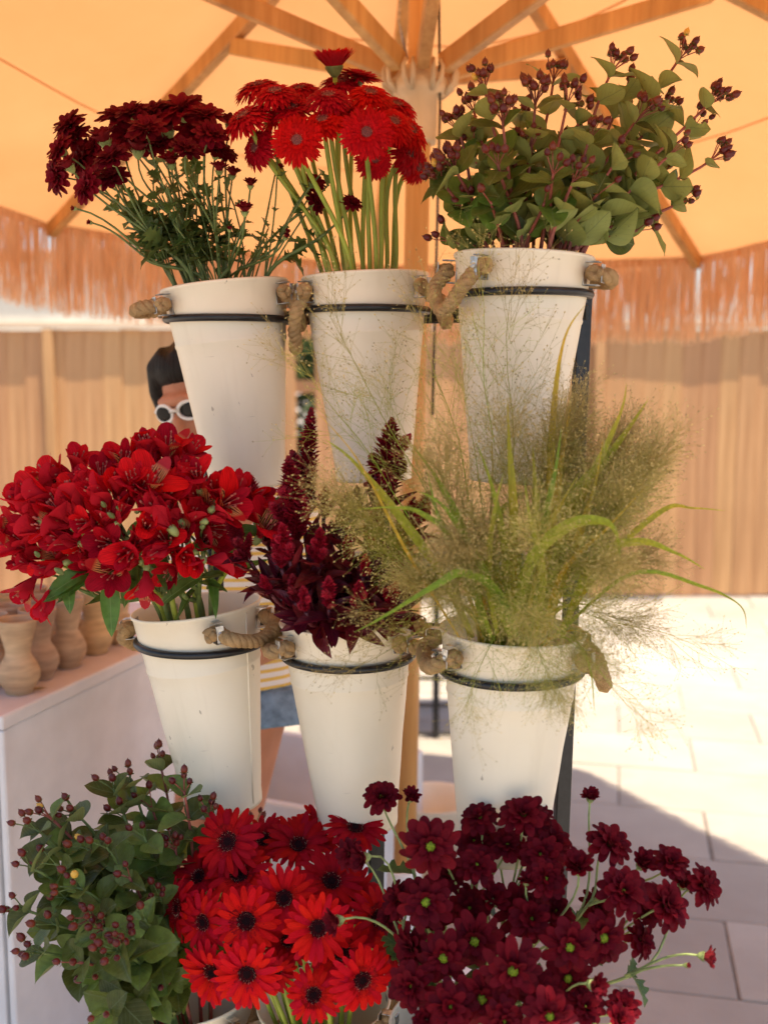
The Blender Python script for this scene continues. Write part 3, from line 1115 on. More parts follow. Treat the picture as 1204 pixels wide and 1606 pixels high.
bucket_mes = [dented(k) for k in range(9)]
seam = MB()
seam.tube([(rad_at(h) + 0.0003, 0, -h) for h in (0.008, 0.08, 0.16, 0.24, 0.318)], 0.0016, 6)
seam_me = seam.mesh('seam', MAT['enamel'])


def rope_mesh(phi, out, droop, spread=27):
    """jute loop between two clips at azimuth phi (degrees) in the bucket's frame"""
    pts = []
    a0, a1 = radians(phi - spread), radians(phi + spread)
    r0 = rad_at(0.024) + 0.012
    A = V((cos(a0) * r0, sin(a0) * r0, -0.024))
    B = V((cos(a1) * r0, sin(a1) * r0, -0.024))
    o = V((cos(radians(phi)), sin(radians(phi)), 0))
    side = (B - A).normalized()
    ctrl = [A - side * 0.020 + o * 0.001, A, A + o * out * 0.55 + side * 0.004 + V((0, 0, -droop * 0.45)), (A + B) / 2 + o * out + V((0, 0, -droop)) - o * 0.012,
            B + o * out * 0.55 - side * 0.004 + V((0, 0, -droop * 0.45)), B, B + side * 0.020 + o * 0.001]
    N = 64
    k = len(ctrl)
    for i in range(N + 1):
        t = i / N * (k - 1)
        j = min(int(t), k - 2)
        f = t - j
        p0, p1, p2, p3 = ctrl[max(j - 1, 0)], ctrl[j], ctrl[j + 1], ctrl[min(j + 2, k - 1)]
        pts.append(0.5 * ((2 * p1) + (p2 - p0) * f + (2 * p0 - 5 * p1 + 4 * p2 - p3) * f * f + (3 * p1 - p0 - 3 * p2 + p3) * f ** 3))
    b = MB()
    up = None
    frames = []
    L = 0
    for i, p in enumerate(pts):
        t = (pts[min(i + 1, N)] - pts[max(i - 1, 0)]).normalized()
        up = t.orthogonal().normalized() if up is None else (up - t * up.dot(t)).normalized()
        if i:
            L += (p - pts[i - 1]).length
        frames.append((p, up.copy(), t.cross(up), L))
    for s in range(3):
        sp = []
        for (p, u, w, l) in frames:
            a = l * 2 * pi / 0.030 + s * 2 * pi / 3
            sp.append(p + (u * cos(a) + w * sin(a)) * 0.0056)
        b.tube(sp, [0.0062 + 0.0003 * noise.noise(V((i * .7, s * 5, phi))) for i in range(len(sp))], 8)
    # loose fibres
    for i in range(150):
        p, u, w, l = frames[RND.randrange(len(frames))]
        a = rnd(0, 2 * pi)
        n = u * cos(a) + w * sin(a)
        q = p + n * 0.012
        e = q + n * rnd(0.001, 0.005) + jit(0.006)
        d = jit(0.0003)
        b.add([q - d, q + d, e], [(0, 1, 2)])
    return b.mesh('rope_handle', MAT['rope']), A, B, side, o


clip = MB()
clip.box((0, 0, 0), (0.013, 0.0016, 0.032), None, 0.0005)
clip.box((0.0, -0.010, 0.016), (0.013, 0.022, 0.0016), None, 0.0005)
clip.box((0.0, -0.010, -0.016), (0.013, 0.022, 0.0016), None, 0.0005)
clip.box((0.0, -0.0265, 0.0), (0.012, 0.0016, 0.026), None, 0.0005)
clip.ellipsoid((0, -0.028, 0), (0.004, 0.0015, 0.004), 10, 6)
clip_me = clip.mesh('clip', MAT['zinc'], False)

HANDLES = {
    'TL': ((188, 0.058, 0.002), (2, 0.028, 0.050)),
    'TM': ((184, 0.030, 0.085), (-9, 0.042, 0.055)),
    'TR': ((203, 0.040, 0.060), (-6, 0.040, 0.006)),
    'ML': ((150, 0.04, 0.04), (-38, 0.045, 0.022)),
    'MM': ((190, 0.035, 0.012), (-14, 0.040, 0.02)),
    'MR': ((190, 0.035, 0.025), (-8, 0.045, 0.045)),
    'BL': ((170, 0.04, 0.03), (-20, 0.04, 0.04)),
    'BM': ((175, 0.035, 0.04), (-16, 0.035, 0.05)),
    'BR': ((186, 0.035, 0.03), (0, 0.04, 0.04)),
}
BLABEL = {
    'TL': 'cream metal bucket of dark red chrysanthemums, top left of the rack',
    'TM': 'cream metal bucket of red gerberas, top centre of the rack',
    'TR': 'cream metal bucket of leafy berry branches, top right of the rack',
    'ML': 'cream metal bucket of scarlet lilies, middle left of the rack',
    'MM': 'cream metal bucket of crimson plume flowers, middle of the rack',
    'MR': 'cream metal bucket of feathery grass, middle right of the rack',
    'BL': 'cream metal bucket of dusky berry branches, bottom left of the rack',
    'BM': 'cream metal bucket of big red gerberas, bottom centre of the rack',
    'BR': 'cream metal bucket hidden under burgundy daisies, bottom right of the rack',
}
RING_H = 0.054
for key, d in BK.items():
    m = frame(-d['down'], 0.0, d['rim'])
    root = ob('flower_bucket', None, None, m)
    tag(root, BLABEL[key], 'bucket', 'cream buckets held by the rack')
    body = ob('body', bucket_mes.pop(), root, M.Rotation(rnd(0, 6), 4, 'Z'))
    ob('seam', seam_me, root, M.Rotation(radians({'ML': -32, 'TL': 20, 'MM': 140}.get(key, rnd(40, 150))), 4, 'Z'))
    for (phi, out, droop) in HANDLES[key]:
        me, A, B, side, o = rope_mesh(phi, out, droop)
        h = ob('rope_handle', me, root)
        for P_, s in ((A, 1), (B, 1)):
            rr = V((P_.x, P_.y, 0)).normalized()
            cm = frame_yz(-rr, V((0, 0, 1)), P_ - rr * 0.0125)
            ob('clip', clip_me, h, cm)

# ------------------------------------------------------------------ rack
rack = thing('flower_rack', (0, 1.6, 0), 'black steel flower rack with three tiers of ring holders', 'rack')
RO = V((0, 1.6, 0))


def rack_part(name, b, smooth=False):
    o = b.build(name, MAT['black'], rack, smooth)
    o.matrix_basis = M.Translation(-RO)
    return o


def to_ground(a, c):
    t = a.z / (a.z - c.z)
    return a + (c - a) * t


post_r = (PY(916, 445, 1.735), PY(880, 1290, 1.66))
post_l = (PY(322, 470, 1.93), PY(352, 1265, 1.80))
post_c = (PY(603, 470, 1.89), PY(590, 1330, 1.71))
posts = []
for a, c in (post_l, post_c, post_r):
    g = to_ground(a, c)
    posts.append((a, g))
    y = (a - g)
    b = MB()
    b.box((0, 0, 0), (0.026, y.length, 0.012), frame_yz(y, V((0.35, -1, 0)), (a + g) / 2), 0.002)
    rack_part('post', b)
for tier in ('T', 'M', 'B'):
    z = sum((BK[tier + c]['rim'] + BK[tier + c]['down'] * RING_H).z for c in 'LMR') / 3
    ends = []
    for a, g in posts:
        t = (a.z - z) / (a.z - g.z)
        ends.append(a.lerp(g, t))
    for e0, e1 in ((ends[0], ends[1]), (ends[1], ends[2])):
        b = MB()
        b.box((0, 0, 0), (0.010, (e1 - e0).length + 0.01, 0.024), frame_yz(e1 - e0, V((0, 0, 1)), (e0 + e1) / 2 + V((0.002, -0.004, -0.004))), 0.002)
        rack_part('cross_bar', b)
    for c, e in zip('LMR', ends):
        d = BK[tier + c]
        rc = d['rim'] + d['down'] * RING_H
        R = rad_at(RING_H) + 0.0052
        pts = [rc + V((cos(2 * pi * k / 56) * R, sin(2 * pi * k / 56) * R, 0)) for k in range(57)]
        b = MB()
        b.tube(pts, 0.0058, 10, False)
        # short arm back to the cross bar
        back = rc + V((0.1 if c != 'L' else 0.06, R, 0)).normalized() * 0
        bp = rc + (V((e.x - rc.x, e.y - rc.y, 0)).normalized()) * (R + 0.002)
        b.tube([bp, V((e.x, e.y - 0.008, rc.z))], 0.006, 8)
        rack_part('ring', b, True)
# ------------------------------------------------------------------ flower helpers
NTH = ['', 'second', 'third', 'fourth', 'fifth', 'sixth', 'seventh', 'eighth', 'ninth', 'tenth', 'eleventh', 'twelfth', 'thirteenth', 'fourteenth', 'fifteenth', 'sixteenth', 'seventeenth', 'eighteenth', 'nineteenth', 'twentieth']


def ordx(k, n):
    """place in a row of n counted from the nearer side"""
    if k <= (n - 1) / 2:
        return 'leftmost' if k == 0 else '%s from left' % NTH[k]
    return 'rightmost' if k == n - 1 else '%s from right' % NTH[n - 1 - k]


ROWS = ['top row', 'second row', 'third row', 'fourth row', 'fifth row', 'sixth row']


def bez(p0, p1, p2, p3, n):
    out = []
    for i in range(n + 1):
        t = i / n
        out.append(p0 * (1 - t) ** 3 + p1 * 3 * t * (1 - t) ** 2 + p2 * 3 * t * t * (1 - t) + p3 * t ** 3)
    return out


def stem_path(key, head, hdir, n=12, lim=0.080, arch=0.4):
    """from the bottom of the bucket, over its rim and up to the head"""
    d = BK[key]
    rimc = d['rim']
    off = V((head.x - rimc.x, head.y - rimc.y, 0))
    if off.length > 1e-4:
        off = off.normalized() * min(lim, off.length * rnd(0.25, 0.6))
    off += V((rnd(-.018, .018), rnd(-.018, .018), 0))
    if off.length > 0.083:
        off = off.normalized() * 0.083
    thru = rimc + off - d['down'] * 0.0
    base = d['bot'] - d['down'] * 0.015 + V((-off.x * .3 + rnd(-.012, .012), -off.y * .3 + rnd(-.012, .012), 0))
    L = (head - thru).length
    t0 = (thru - base).normalized()
    pts = [base, base.lerp(thru, 0.5)] + bez(thru, thru + t0 * L * arch, head - V(hdir).normalized() * L * arch, head, n)
    return base, pts


def along(pts, t):
    """point and tangent at fraction t of the path's length"""
    seg = [(pts[i + 1] - pts[i]).length for i in range(len(pts) - 1)]
    T = sum(seg) * t
    for i, s in enumerate(seg):
        if T <= s or i == len(seg) - 1:
            f = min(1, T / max(s, 1e-9))
            return pts[i].lerp(pts[i + 1], f), (pts[i + 1] - pts[i]).normalized()
        T -= s


def petal_mb(L, W, curl=0.2, cup=0.15, tip=0.0, w0=0.25, wmax=0.6, nu=3, nv=6, notch=0.0, lift=0.0, blunt=0.14):
    b = MB()
    def fn(u, v):
        s = (u - 0.5) * 2
        v = 1 - (1 - v) ** 1.6
        if v < wmax:
            w = w0 + (1 - w0) * sin(pi / 2 * v / wmax)
        else:
            q = (v - wmax) / (1 - wmax)
            w = sqrt(max(0.0, 1 - q * q)) * (1 - blunt * q) + blunt * q
        y = v * L - (abs(s) < 0.1) * notch * L * (v > 0.98)
        z = lift * L * sin(pi * v) - curl * L * v * v + tip * L * max(0, v - .6) ** 2 * 4 + cup * W * s * s * sin(pi * min(1, v + .2))
        return V((s * w * W / 2, y, z))
    return b.grid(fn, nu, nv)


def smooth_cap(r, h, n=16, zb=0.0, ring=5):
    return [(r * cos(pi / 2 * k / ring), zb + h * sin(pi / 2 * k / ring)) for k in range(ring)] + [(0.0001, zb + h)]


# ------------------------------------------------------------------ big red gerberas, bottom centre
GP = []
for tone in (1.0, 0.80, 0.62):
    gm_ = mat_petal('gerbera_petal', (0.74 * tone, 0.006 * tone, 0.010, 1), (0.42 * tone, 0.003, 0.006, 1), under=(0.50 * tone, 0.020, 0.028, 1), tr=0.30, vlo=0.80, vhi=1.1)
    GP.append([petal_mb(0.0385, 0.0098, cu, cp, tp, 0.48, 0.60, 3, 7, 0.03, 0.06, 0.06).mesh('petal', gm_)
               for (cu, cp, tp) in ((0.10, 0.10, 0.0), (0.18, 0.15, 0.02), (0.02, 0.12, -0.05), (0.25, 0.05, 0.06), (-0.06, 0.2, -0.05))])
b = MB()
b.lathe([(0.0022, -0.014), (0.006, -0.011), (0.0098, -0.006), (0.0125, 0.0005), (0.012, 0.002), (0.0, 0.002)], 18)
for k in range(16):
    a = k * pi / 8
    b.merge(petal_mb(0.010, 0.004, -0.2, 0.1, 0, .8, .2, 3, 3), M.Rotation(a, 4, 'Z') @ M.Translation((0, 0.0085, -0.0075)) @ M.Rotation(radians(48), 4, 'X'))
G_CALYX = b.mesh('flower_head', MAT['sepal'])
# ring of short inner florets
b = MB()
for k in range(84):
    a = k * 2 * pi / 84 + rnd(-.03, .03)
    r0 = 0.0135 + 0.0025 * (k % 2)
    b.merge(petal_mb(rnd(0.0075, 0.0105), 0.0024, -0.15, 0.1, 0, .7, .4, 3, 4), M.Rotation(a, 4, 'Z') @ M.Translation((0, r0, 0.0028)) @ M.Rotation(radians(rnd(14, 38)), 4, 'X'))
G_INNER = b.mesh('inner_florets', mat_petal('gerbera_inner', (0.42, 0.004, 0.009, 1), (0.16, 0.003, 0.006, 1), tr=0.2))
b = MB()
b.lathe(smooth_cap(0.0165, 0.0030, zb=0.0015), 20)
for k in range(240):
    r = 0.0168 * sqrt(k / 240)
    a = k * 2.39996
    p = V((cos(a) * r, sin(a) * r, 0.0015 + 0.003 * sqrt(max(0, 1 - (r / .0172) ** 2))))
    b.cur = 0 if r < 0.0055 else (2 if RND.random() < .3 and r > 0.008 else 1)
    n = V((cos(a) * r * 40, sin(a) * r * 40, 1)).normalized()
    h = rnd(0.0012, 0.0022) * (0.5 if r < .0055 else 1.5)
    e_ = 0.0005 if b.cur == 2 else 0.0009
    b.add([p + V((e_, 0, 0)), p + V((-e_ / 2, e_ * .8, 0)), p + V((-e_ / 2, -e_ * .8, 0)), p + n * h], [(0, 1, 3), (1, 2, 3), (2, 0, 3)])
b.cur = 0
G_DISC = b.mesh('disc', [MAT['disc_dark'], MAT['disc_maroon'], MAT['pollen']], False)


def rows_of(items, nrow):
    """rank by height in the picture, then from the left"""
    s = sorted(range(len(items)), key=lambda i: items[i][1])
    per = math.ceil(len(items) / nrow)
    lab = {}
    for r in range(nrow):
        ch = sorted(s[r * per:(r + 1) * per], key=lambda i: items[i][0])
        for k, i in enumerate(ch):
            lab[i] = '%s in the %s' % (ordx(k, len(ch)), ROWS[r])
    return lab


BIGG = [  # px, py, radius px, y, facing (x right, z up; towards the camera)
    (358, 1320, 52, 1.50, -0.25, 0.55), (468, 1326, 52, 1.56, 0.1, 1.5), (557, 1298, 46, 1.55, 0.25, 1.7), (281, 1424, 48, 1.46, -1.5, 0.35),
    (320, 1446, 50, 1.43, -0.55, 0.25), (387, 1444, 52, 1.41, -0.1, 0.30), (446, 1408, 51, 1.43, 0.0, 0.35), (499, 1455, 52, 1.39, 0.05, 0.25),
    (388, 1526, 50, 1.36, 0.0, 0.05), (567, 1536, 50, 1.35, 0.45, 0.10), (492, 1560, 44, 1.37, -0.05, 0.45), (334, 1524, 48, 1.41, -0.45, 0.0),
    (536, 1492, 50, 1.415, 0.1, 0.35), (591, 1440, 50, 1.45, 0.9, 0.5), (376, 1372, 50, 1.49, -0.2, 1.2), (519, 1383, 50, 1.50, 0.3, 1.2),
    (312, 1376, 44, 1.52, -0.7, 1.2), (432, 1523, 34, 1.43, 0.2, 0.1), (415, 1318, 46, 1.58, -0.1, 1.6), (506, 1305, 46, 1.60, 0.2, 1.9),
    (612, 1488, 46, 1.44, 1.3, 0.3), (452, 1475, 40, 1.46, 0.0, 0.3), (551, 1402, 46, 1.52, 0.6, 1.0)]
rl = rows_of(BIGG, 5)
for i, (px, py, rp, y, fx, fz) in enumerate(BIGG):
    head = PY(px, py, y)
    fd = V((fx, -1, fz)).normalized()
    dist = (head - V((0, 0, CAM_H))).length
    sc = rp * y / cos(0.3) / F_PX / 0.0495 * rnd(1.02, 1.16)
    base, pts = stem_path('BM', head - fd * 0.014 * sc, fd, 12, 0.08, 0.42)
    root = thing('gerbera', base, 'big bright red gerbera, %s of the bottom centre bucket' % rl[i], 'gerbera', 'red gerberas in the bottom centre bucket')
    b = MB()
    b.tube([p - base for p in pts], [0.0034] * (len(pts) - 2) + [0.003, 0.0028], 8)
    b.build('stem', MAT['stem_lime'], root)
    hd = ob('flower_head', G_CALYX, root, M.Translation(head - base) @ frame(fd, rnd(0, 6)) @ M.Diagonal((sc, sc, sc, 1)))
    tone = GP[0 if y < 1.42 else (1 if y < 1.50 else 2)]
    raised = -0.10 if i == 10 else rnd(-0.12, 0.30)
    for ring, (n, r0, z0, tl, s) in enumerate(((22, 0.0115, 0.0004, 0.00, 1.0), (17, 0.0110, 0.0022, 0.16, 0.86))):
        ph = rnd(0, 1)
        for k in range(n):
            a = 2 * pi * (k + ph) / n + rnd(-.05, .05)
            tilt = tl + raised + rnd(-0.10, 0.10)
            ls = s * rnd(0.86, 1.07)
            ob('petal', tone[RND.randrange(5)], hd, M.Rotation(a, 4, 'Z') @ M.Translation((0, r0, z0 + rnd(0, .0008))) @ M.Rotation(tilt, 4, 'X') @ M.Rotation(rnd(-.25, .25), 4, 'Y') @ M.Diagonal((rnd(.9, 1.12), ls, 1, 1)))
    tag(ob('inner_florets', G_INNER, hd), kind='stuff')
    ob('disc', G_DISC, hd)

# ------------------------------------------------------------------ fine-petalled gerberas, top centre
def fine_head(spread, dome):
    b = MB()
    R = 0.040
    for ring, (n, L, r0, tl, zz) in enumerate(((40, 0.029, 0.010, 0.00, 0), (38, 0.0265, 0.0095, 0.14, .0012), (34, 0.020, 0.009, 0.30, .0024), (34, 0.0135, 0.0085, 0.5, .0036), (30, 0.009, 0.0075, 0.75, .0042))):
        for k in range(n):
            a = 2 * pi * (k + rnd(-.3, .3)) / n
            p = petal_mb(L * rnd(.92, 1.06), 0.0056 if ring < 3 else 0.0036, 0.10 + dome + rnd(-.06, .06), 0.15, 0, .5, .6, 3, 4)
            b.merge(p, M.Rotation(a, 4, 'Z') @ M.Translation((0, r0, zz)) @ M.Rotation(tl + spread + rnd(-.08, .08), 4, 'X') @ M.Rotation(rnd(-.3, .3), 4, 'Y'))
    return b.mesh('petals', MAT['gerbera_fine'])


FINE = [fine_head(0.0, 0.15), fine_head(-0.12, 0.25), fine_head(0.12, 0.05), fine_head(0.85, -0.05)]
b = MB()
b.lathe(smooth_cap(0.0085, 0.003, zb=0.003), 16)
for k in range(110):
    r = 0.0135 * sqrt(k / 110)
    a = k * 2.39996
    p = V((cos(a) * r, sin(a) * r, 0.0045 + 0.0025 * (1 - r / .0135)))
    b.cur = 1 if r > 0.006 and k % 3 == 0 else 0
    b.add([p + V((0.0006, 0, 0)), p + V((-0.0003, 0.0005, 0)), p + V((-0.0003, -0.0005, 0)), p + V((0, 0, rnd(.0015, .0028)))], [(0, 1, 3), (1, 2, 3), (2, 0, 3)])
FINE_DISC = b.mesh('disc', [MAT['disc_mauve'], MAT['pollen']], False)
TOPG = [(466, 220, 39, 1.60, -0.05, 0.08, 0), (575, 208, 40, 1.59, 0.05, 0.10, 0), (384, 184, 44, 1.70, -0.9, 1.5, 1), (405, 137, 40, 1.78, -0.5, 2.2, 1), (432, 146, 38, 1.70, -0.2, 1.6, 1),
        (470, 141, 33, 1.80, -0.3, 1.8, 1), (515, 152, 37, 1.66, 0.0, 1.4, 1), (506, 190, 37, 1.64, -0.2, 1.1, 1), (581, 148, 38, 1.70, 0.2, 1.4, 1), (533, 130, 34, 1.78, 0.1, 1.8, 1),
        (402, 232, 33, 1.72, -0.9, 0.2, 1), (644, 205, 36, 1.72, 0.9, 0.8, 1), (618, 192, 36, 1.68, 0.5, 0.7, 1), (459, 170, 36, 1.70, -0.2, 1.3, 0), (622, 166, 35, 1.78, 0.5, 1.5, 1),
        (587, 250, 30, 1.66, 0.3, 0.1, 1), (641, 240, 34, 1.72, 1.2, 0.2, 1), (539, 170, 38, 1.72, 0.1, 1.3, 1), (655, 262, 28, 1.74, 1.0, -0.3, 1), (524, 105, 40, 1.76, -0.2, 3.0, 3),
        (562, 122, 36, 1.80, 0.5, 2.5, 2), (440, 182, 34, 1.80, -0.4, 1.2, 0)]
rl = rows_of([(t[0], t[1]) for t in TOPG], 4)
for i, (px, py, rp, y, fx, fz, v) in enumerate(TOPG):
    head = PY(px, py, y)
    fd = V((fx, -1, fz)).normalized()
    sc = rp * y / F_PX / 0.0365
    base, pts = stem_path('TM', head - fd * 0.013 * sc, fd + V((0, 0, 0.5)), 12, 0.06, 0.34)
    root = thing('gerbera', base, 'fine-petalled red gerbera, %s of the top centre bucket' % rl[i], 'gerbera', 'red gerberas in the top centre bucket')
    b = MB()
    b.tube([p - base for p in pts], 0.0036, 8)
    b.build('stem', MAT['stem_lime'], root)
    hd = ob('flower_head', G_CALYX, root, M.Translation(head - base) @ frame(fd, rnd(0, 6)) @ M.Diagonal((sc, sc, sc, 1)))
    tag(ob('petals', FINE[v], hd), kind='stuff')
    ob('disc', FINE_DISC, hd)
# ------------------------------------------------------------------ chrysanthemum sprays
MP = [petal_mb(0.0225, 0.0112, cu, cp * 1.5, tp, 0.34, 0.62, 5, 8, 0.0, lf, 0.08).mesh('petal', MAT['mum'])
      for (cu, cp, tp, lf) in ((0.02, 0.30, -0.05, .05), (0.14, 0.22, 0.0, .08), (-0.10, 0.34, -0.1, .0), (0.22, 0.15, 0.08, .1))]
b = MB()
b.lathe([(0.0014, -0.0105), (0.0035, -0.009), (0.0062, -0.005), (0.0072, -0.001), (0.006, 0.001), (0.0, 0.001)], 14)
for k in range(12):
    b.merge(petal_mb(0.008, 0.0034, -0.15, 0.1, 0, .8, .2, 3, 3), M.Rotation(k * pi / 6, 4, 'Z') @ M.Translation((0, 0.0055, -0.005)) @ M.Rotation(radians(52), 4, 'X'))
M_CALYX = b.mesh('bloom', MAT['stem_pale'])
b = MB()
b.lathe(smooth_cap(0.0050, 0.0030, zb=0.0015), 14)
for k in range(70):
    r = 0.0050 * sqrt(k / 70)
    a = k * 2.39996
    p = V((cos(a) * r, sin(a) * r, 0.0015 + 0.0030 * sqrt(max(0, 1 - (r / .0052) ** 2))))
    b.add([p + V((0.0004, 0, 0)), p + V((-0.0002, 0.00035, 0)), p + V((-0.0002, -0.00035, 0)), p + V((0, 0, .0008))], [(0, 1, 3), (1, 2, 3), (2, 0, 3)])
M_DISC = b.mesh('disc', MAT['disc_green'], False)


def bloom_layout(kind):
    """petal rings: count, length scale, width scale, root radius, height, tilt"""
    if kind == 'open':
        return ((12, 1.14, 1.12, .0050, 0.000, 0.04), (10, 0.90, 1.0, .0046, .0012, 0.38), (7, 0.58, .85, .0042, .0022, 0.85))
    if kind == 'full':
        return ((12, 1.08, 1.05, .0045, 0.000, 0.05), (11, 0.98, 1.0, .0040, .0012, 0.36), (9, 0.80, .9, .0034, .0022, 0.72), (6, 0.56, .7, .0022, .003, 1.12))
    if kind == 'half':
        return ((11, 0.86, .80, .0045, 0.000, 0.88), (9, 0.80, .75, .0038, .0010, 1.05), (6, 0.66, .6, .0025, .0020, 1.25))
    return ((8, 0.52, .6, .0042, 0.0, 1.15), (6, 0.48, .5, .003, .001, 1.32))


mum_joined = {}


def joined_bloom(kind, var, mat):
    k = (kind, var)
    if k not in mum_joined:
        b = MB()
        for (n, ls, ws, r0, z0, tl) in bloom_layout(kind):
            ph = rnd(0, 1)
            for j in range(n):
                p = petal_mb(0.0225 * ls * rnd(.9, 1.08), 0.0106 * ws, rnd(-.05, .16), 0.42, rnd(-.08, .05), .36, .62, 3, 6, .0, .05, .08)
                b.merge(p, M.Rotation(2 * pi * (j + ph) / n + rnd(-.1, .1), 4, 'Z') @ M.Translation((0, r0, z0)) @ M.Rotation(tl + rnd(-.16, .14), 4, 'X') @ M.Rotation(rnd(-.3, .3), 4, 'Y'))
        mum_joined[k] = b.mesh('petals', mat)
    return mum_joined[k]


MUM_LEAF = [leaf_mesh('leaf', 0.055, 0.034, MAT['mum_leaf'], 0.25, dr, 0.85, 14, False, 3.5) for dr in (0.1, 0.35, -0.1)]


def cluster(items, maxn, maxd):
    """gather blooms that lie near each other into sprays"""
    left = list(range(len(items)))
    out = []
    while left:
        i = min(left, key=lambda k: items[k]['p'].x)
        left.remove(i)
        c = [i]
        while len(c) < maxn and left:
            cen = sum((items[k]['p'] for k in c), V((0, 0, 0))) / len(c)
            j = min(left, key=lambda k: (items[k]['p'] - cen).length)
            if (items[j]['p'] - cen).length > maxd:
                break
            c.append(j)
            left.remove(j)
        out.append(c)
    return out


def spray(key, group, items, name, label, cat, stem_mat, bloom_fn, leaf_meshes, nleaf, r_main=0.0026, r_ped=0.0014, fork=0.075, spread=0.08, leaf_s=1.0, shoots=0):
    cen = sum((items[k]['p'] for k in group), V((0, 0, 0))) / len(group)
    rimc = BK[key]['rim']
    dirn = (cen - rimc).normalized()
    fk = cen - dirn * (fork * (1.0 if len(group) > 1 else 0.45)) - V((0, 0, 0.018))
    if fk.z < rimc.z + 0.03:
        fk.z = rimc.z + 0.03
    base, pts = stem_path(key, fk, dirn + V((0, 0, 0.25)), 10, spread, 0.36)
    root = thing(name, base, label, cat, 'flowers in bucket ' if False else None)
    b = MB()
    n = len(pts)
    b.tube([p - base for p in pts], [r_main * (1.15 - 0.35 * i / n) for i in range(n)], 7)
    for k in group:
        it = items[k]
        e = it['p'] - it['d'] * 0.010 * it['s']
        L = (e - fk).length
        st = fk - dirn * min(0.05, L * 0.5) * rnd(0, 1)
        q = bez(st, st + dirn * L * 0.4, e - it['d'] * L * 0.45, e, 8)
        b.tube([p - base for p in q], [r_ped * 1.2] * 6 + [r_ped] * 3, 6)
        it['root'] = root
        bloom_fn(it, root, base)
    for j in range(shoots):
        p, tg = along(pts, rnd(0.5, 0.75))
        sd = V((rnd(-1, 1), rnd(-1, 1), 0))
        L = rnd(0.10, 0.22)
        q = bez(p, p + tg * L * .5, p + tg * L * .8 + sd * L * .12, p + tg * L + sd * L * .3, 5)
        b.tube([v - base for v in q], 0.0014, 5)
        for tt in (.35, .6, .85, 1.0):
            lp_, lt = along(q, tt)
            if lp_.z < rimc.z + 0.03:
                continue
            s2 = lt.orthogonal()
            s2.rotate(Q(lt, rnd(0, 6.28)))
            sc_ = leaf_s * rnd(.35, .7)
            ob('leaf', leaf_meshes[RND.randrange(len(leaf_meshes))], root, frame_yz(s2 + lt * rnd(.4, 1.1), lt, lp_ - base) @ M.Diagonal((sc_, sc_, sc_, 1)))
    b.build('stem', stem_mat, root)
    for j in range(nleaf):
        t = rnd(0.52, 0.97)
        p, tg = along(pts, t)
        if p.z < rimc.z + 0.035:
            continue
        sd = tg.orthogonal()
        sd.rotate(Q(tg, rnd(0, 6.28)))
        s = leaf_s * rnd(0.55, 1.15)
        ob('leaf', leaf_meshes[RND.randrange(len(leaf_meshes))], root, frame_yz(sd + tg * rnd(.2, .9), tg, p - base) @ M.Diagonal((s, s, s, 1)))
    return root


def mum_bloom_parts(it, root, base):
    s = it['s']
    kind = it['k']
    bl = ob('bloom', M_CALYX, root, M.Translation(it['p'] - base) @ frame(it['d'], rnd(0, 6)) @ M.Diagonal((s, s, s, 1)))
    for (n, ls, ws, r0, z0, tl) in bloom_layout(kind):
        ph = rnd(0, 1)
        for j in range(n):
            l = ls * rnd(.85, 1.1)
            ob('petal', MP[RND.randrange(4)], bl, M.Rotation(2 * pi * (j + ph) / n + rnd(-.1, .1), 4, 'Z') @ M.Translation((0, r0, z0)) @ M.Rotation(tl + rnd(-.26, .22), 4, 'X') @ M.Rotation(rnd(-.35, .35), 4, 'Y') @ M.Diagonal((ws * rnd(.88, 1.12), l, l, 1)))
    if kind in ('open', 'full'):
        ob('disc', M_DISC, bl, M.Diagonal((1.25, 1.25, 1.2, 1)) if kind == 'open' else None or M.Diagonal((0.9, .9, .9, 1)))


def mum_bloom_joined(it, root, base):
    s = it['s']
    bl = ob('bloom', M_CALYX, root, M.Translation(it['p'] - base) @ frame(it['d'], rnd(0, 6)) @ M.Diagonal((s, s, s, 1)))
    tag(ob('petals', joined_bloom(it['k'], RND.randrange(3), MAT['mum_top']), bl), kind='stuff')
    if it['k'] == 'open':
        ob('disc', M_DISC, bl)


def blooms(lst, key, y0, dome, r0):
    """lst: px, py, radius px, kind, facing x, facing z, (y)"""
    out = []
    rc = BK[key]['rim']
    for t in lst:
        px, py, rp, kind, fx, fz = t[:6]
        if kind == 'full':
            fx, fz = fx + rnd(-.45, .45), fz + rnd(-.3, .7)
            if RND.random() < .18:
                kind, fz = 'half', fz + .8
        y = t[6] if len(t) > 6 else y0 + rnd(-dome, dome)
        p = PY(px, py, y)
        s = rp * y / F_PX / r0
        out.append(dict(p=p, d=V((fx, -1, fz)).normalized() if abs(fz) < 5 else V((fx, -.2, 1)).normalized(), s=s, k=kind, px=px, py=py))
    return out


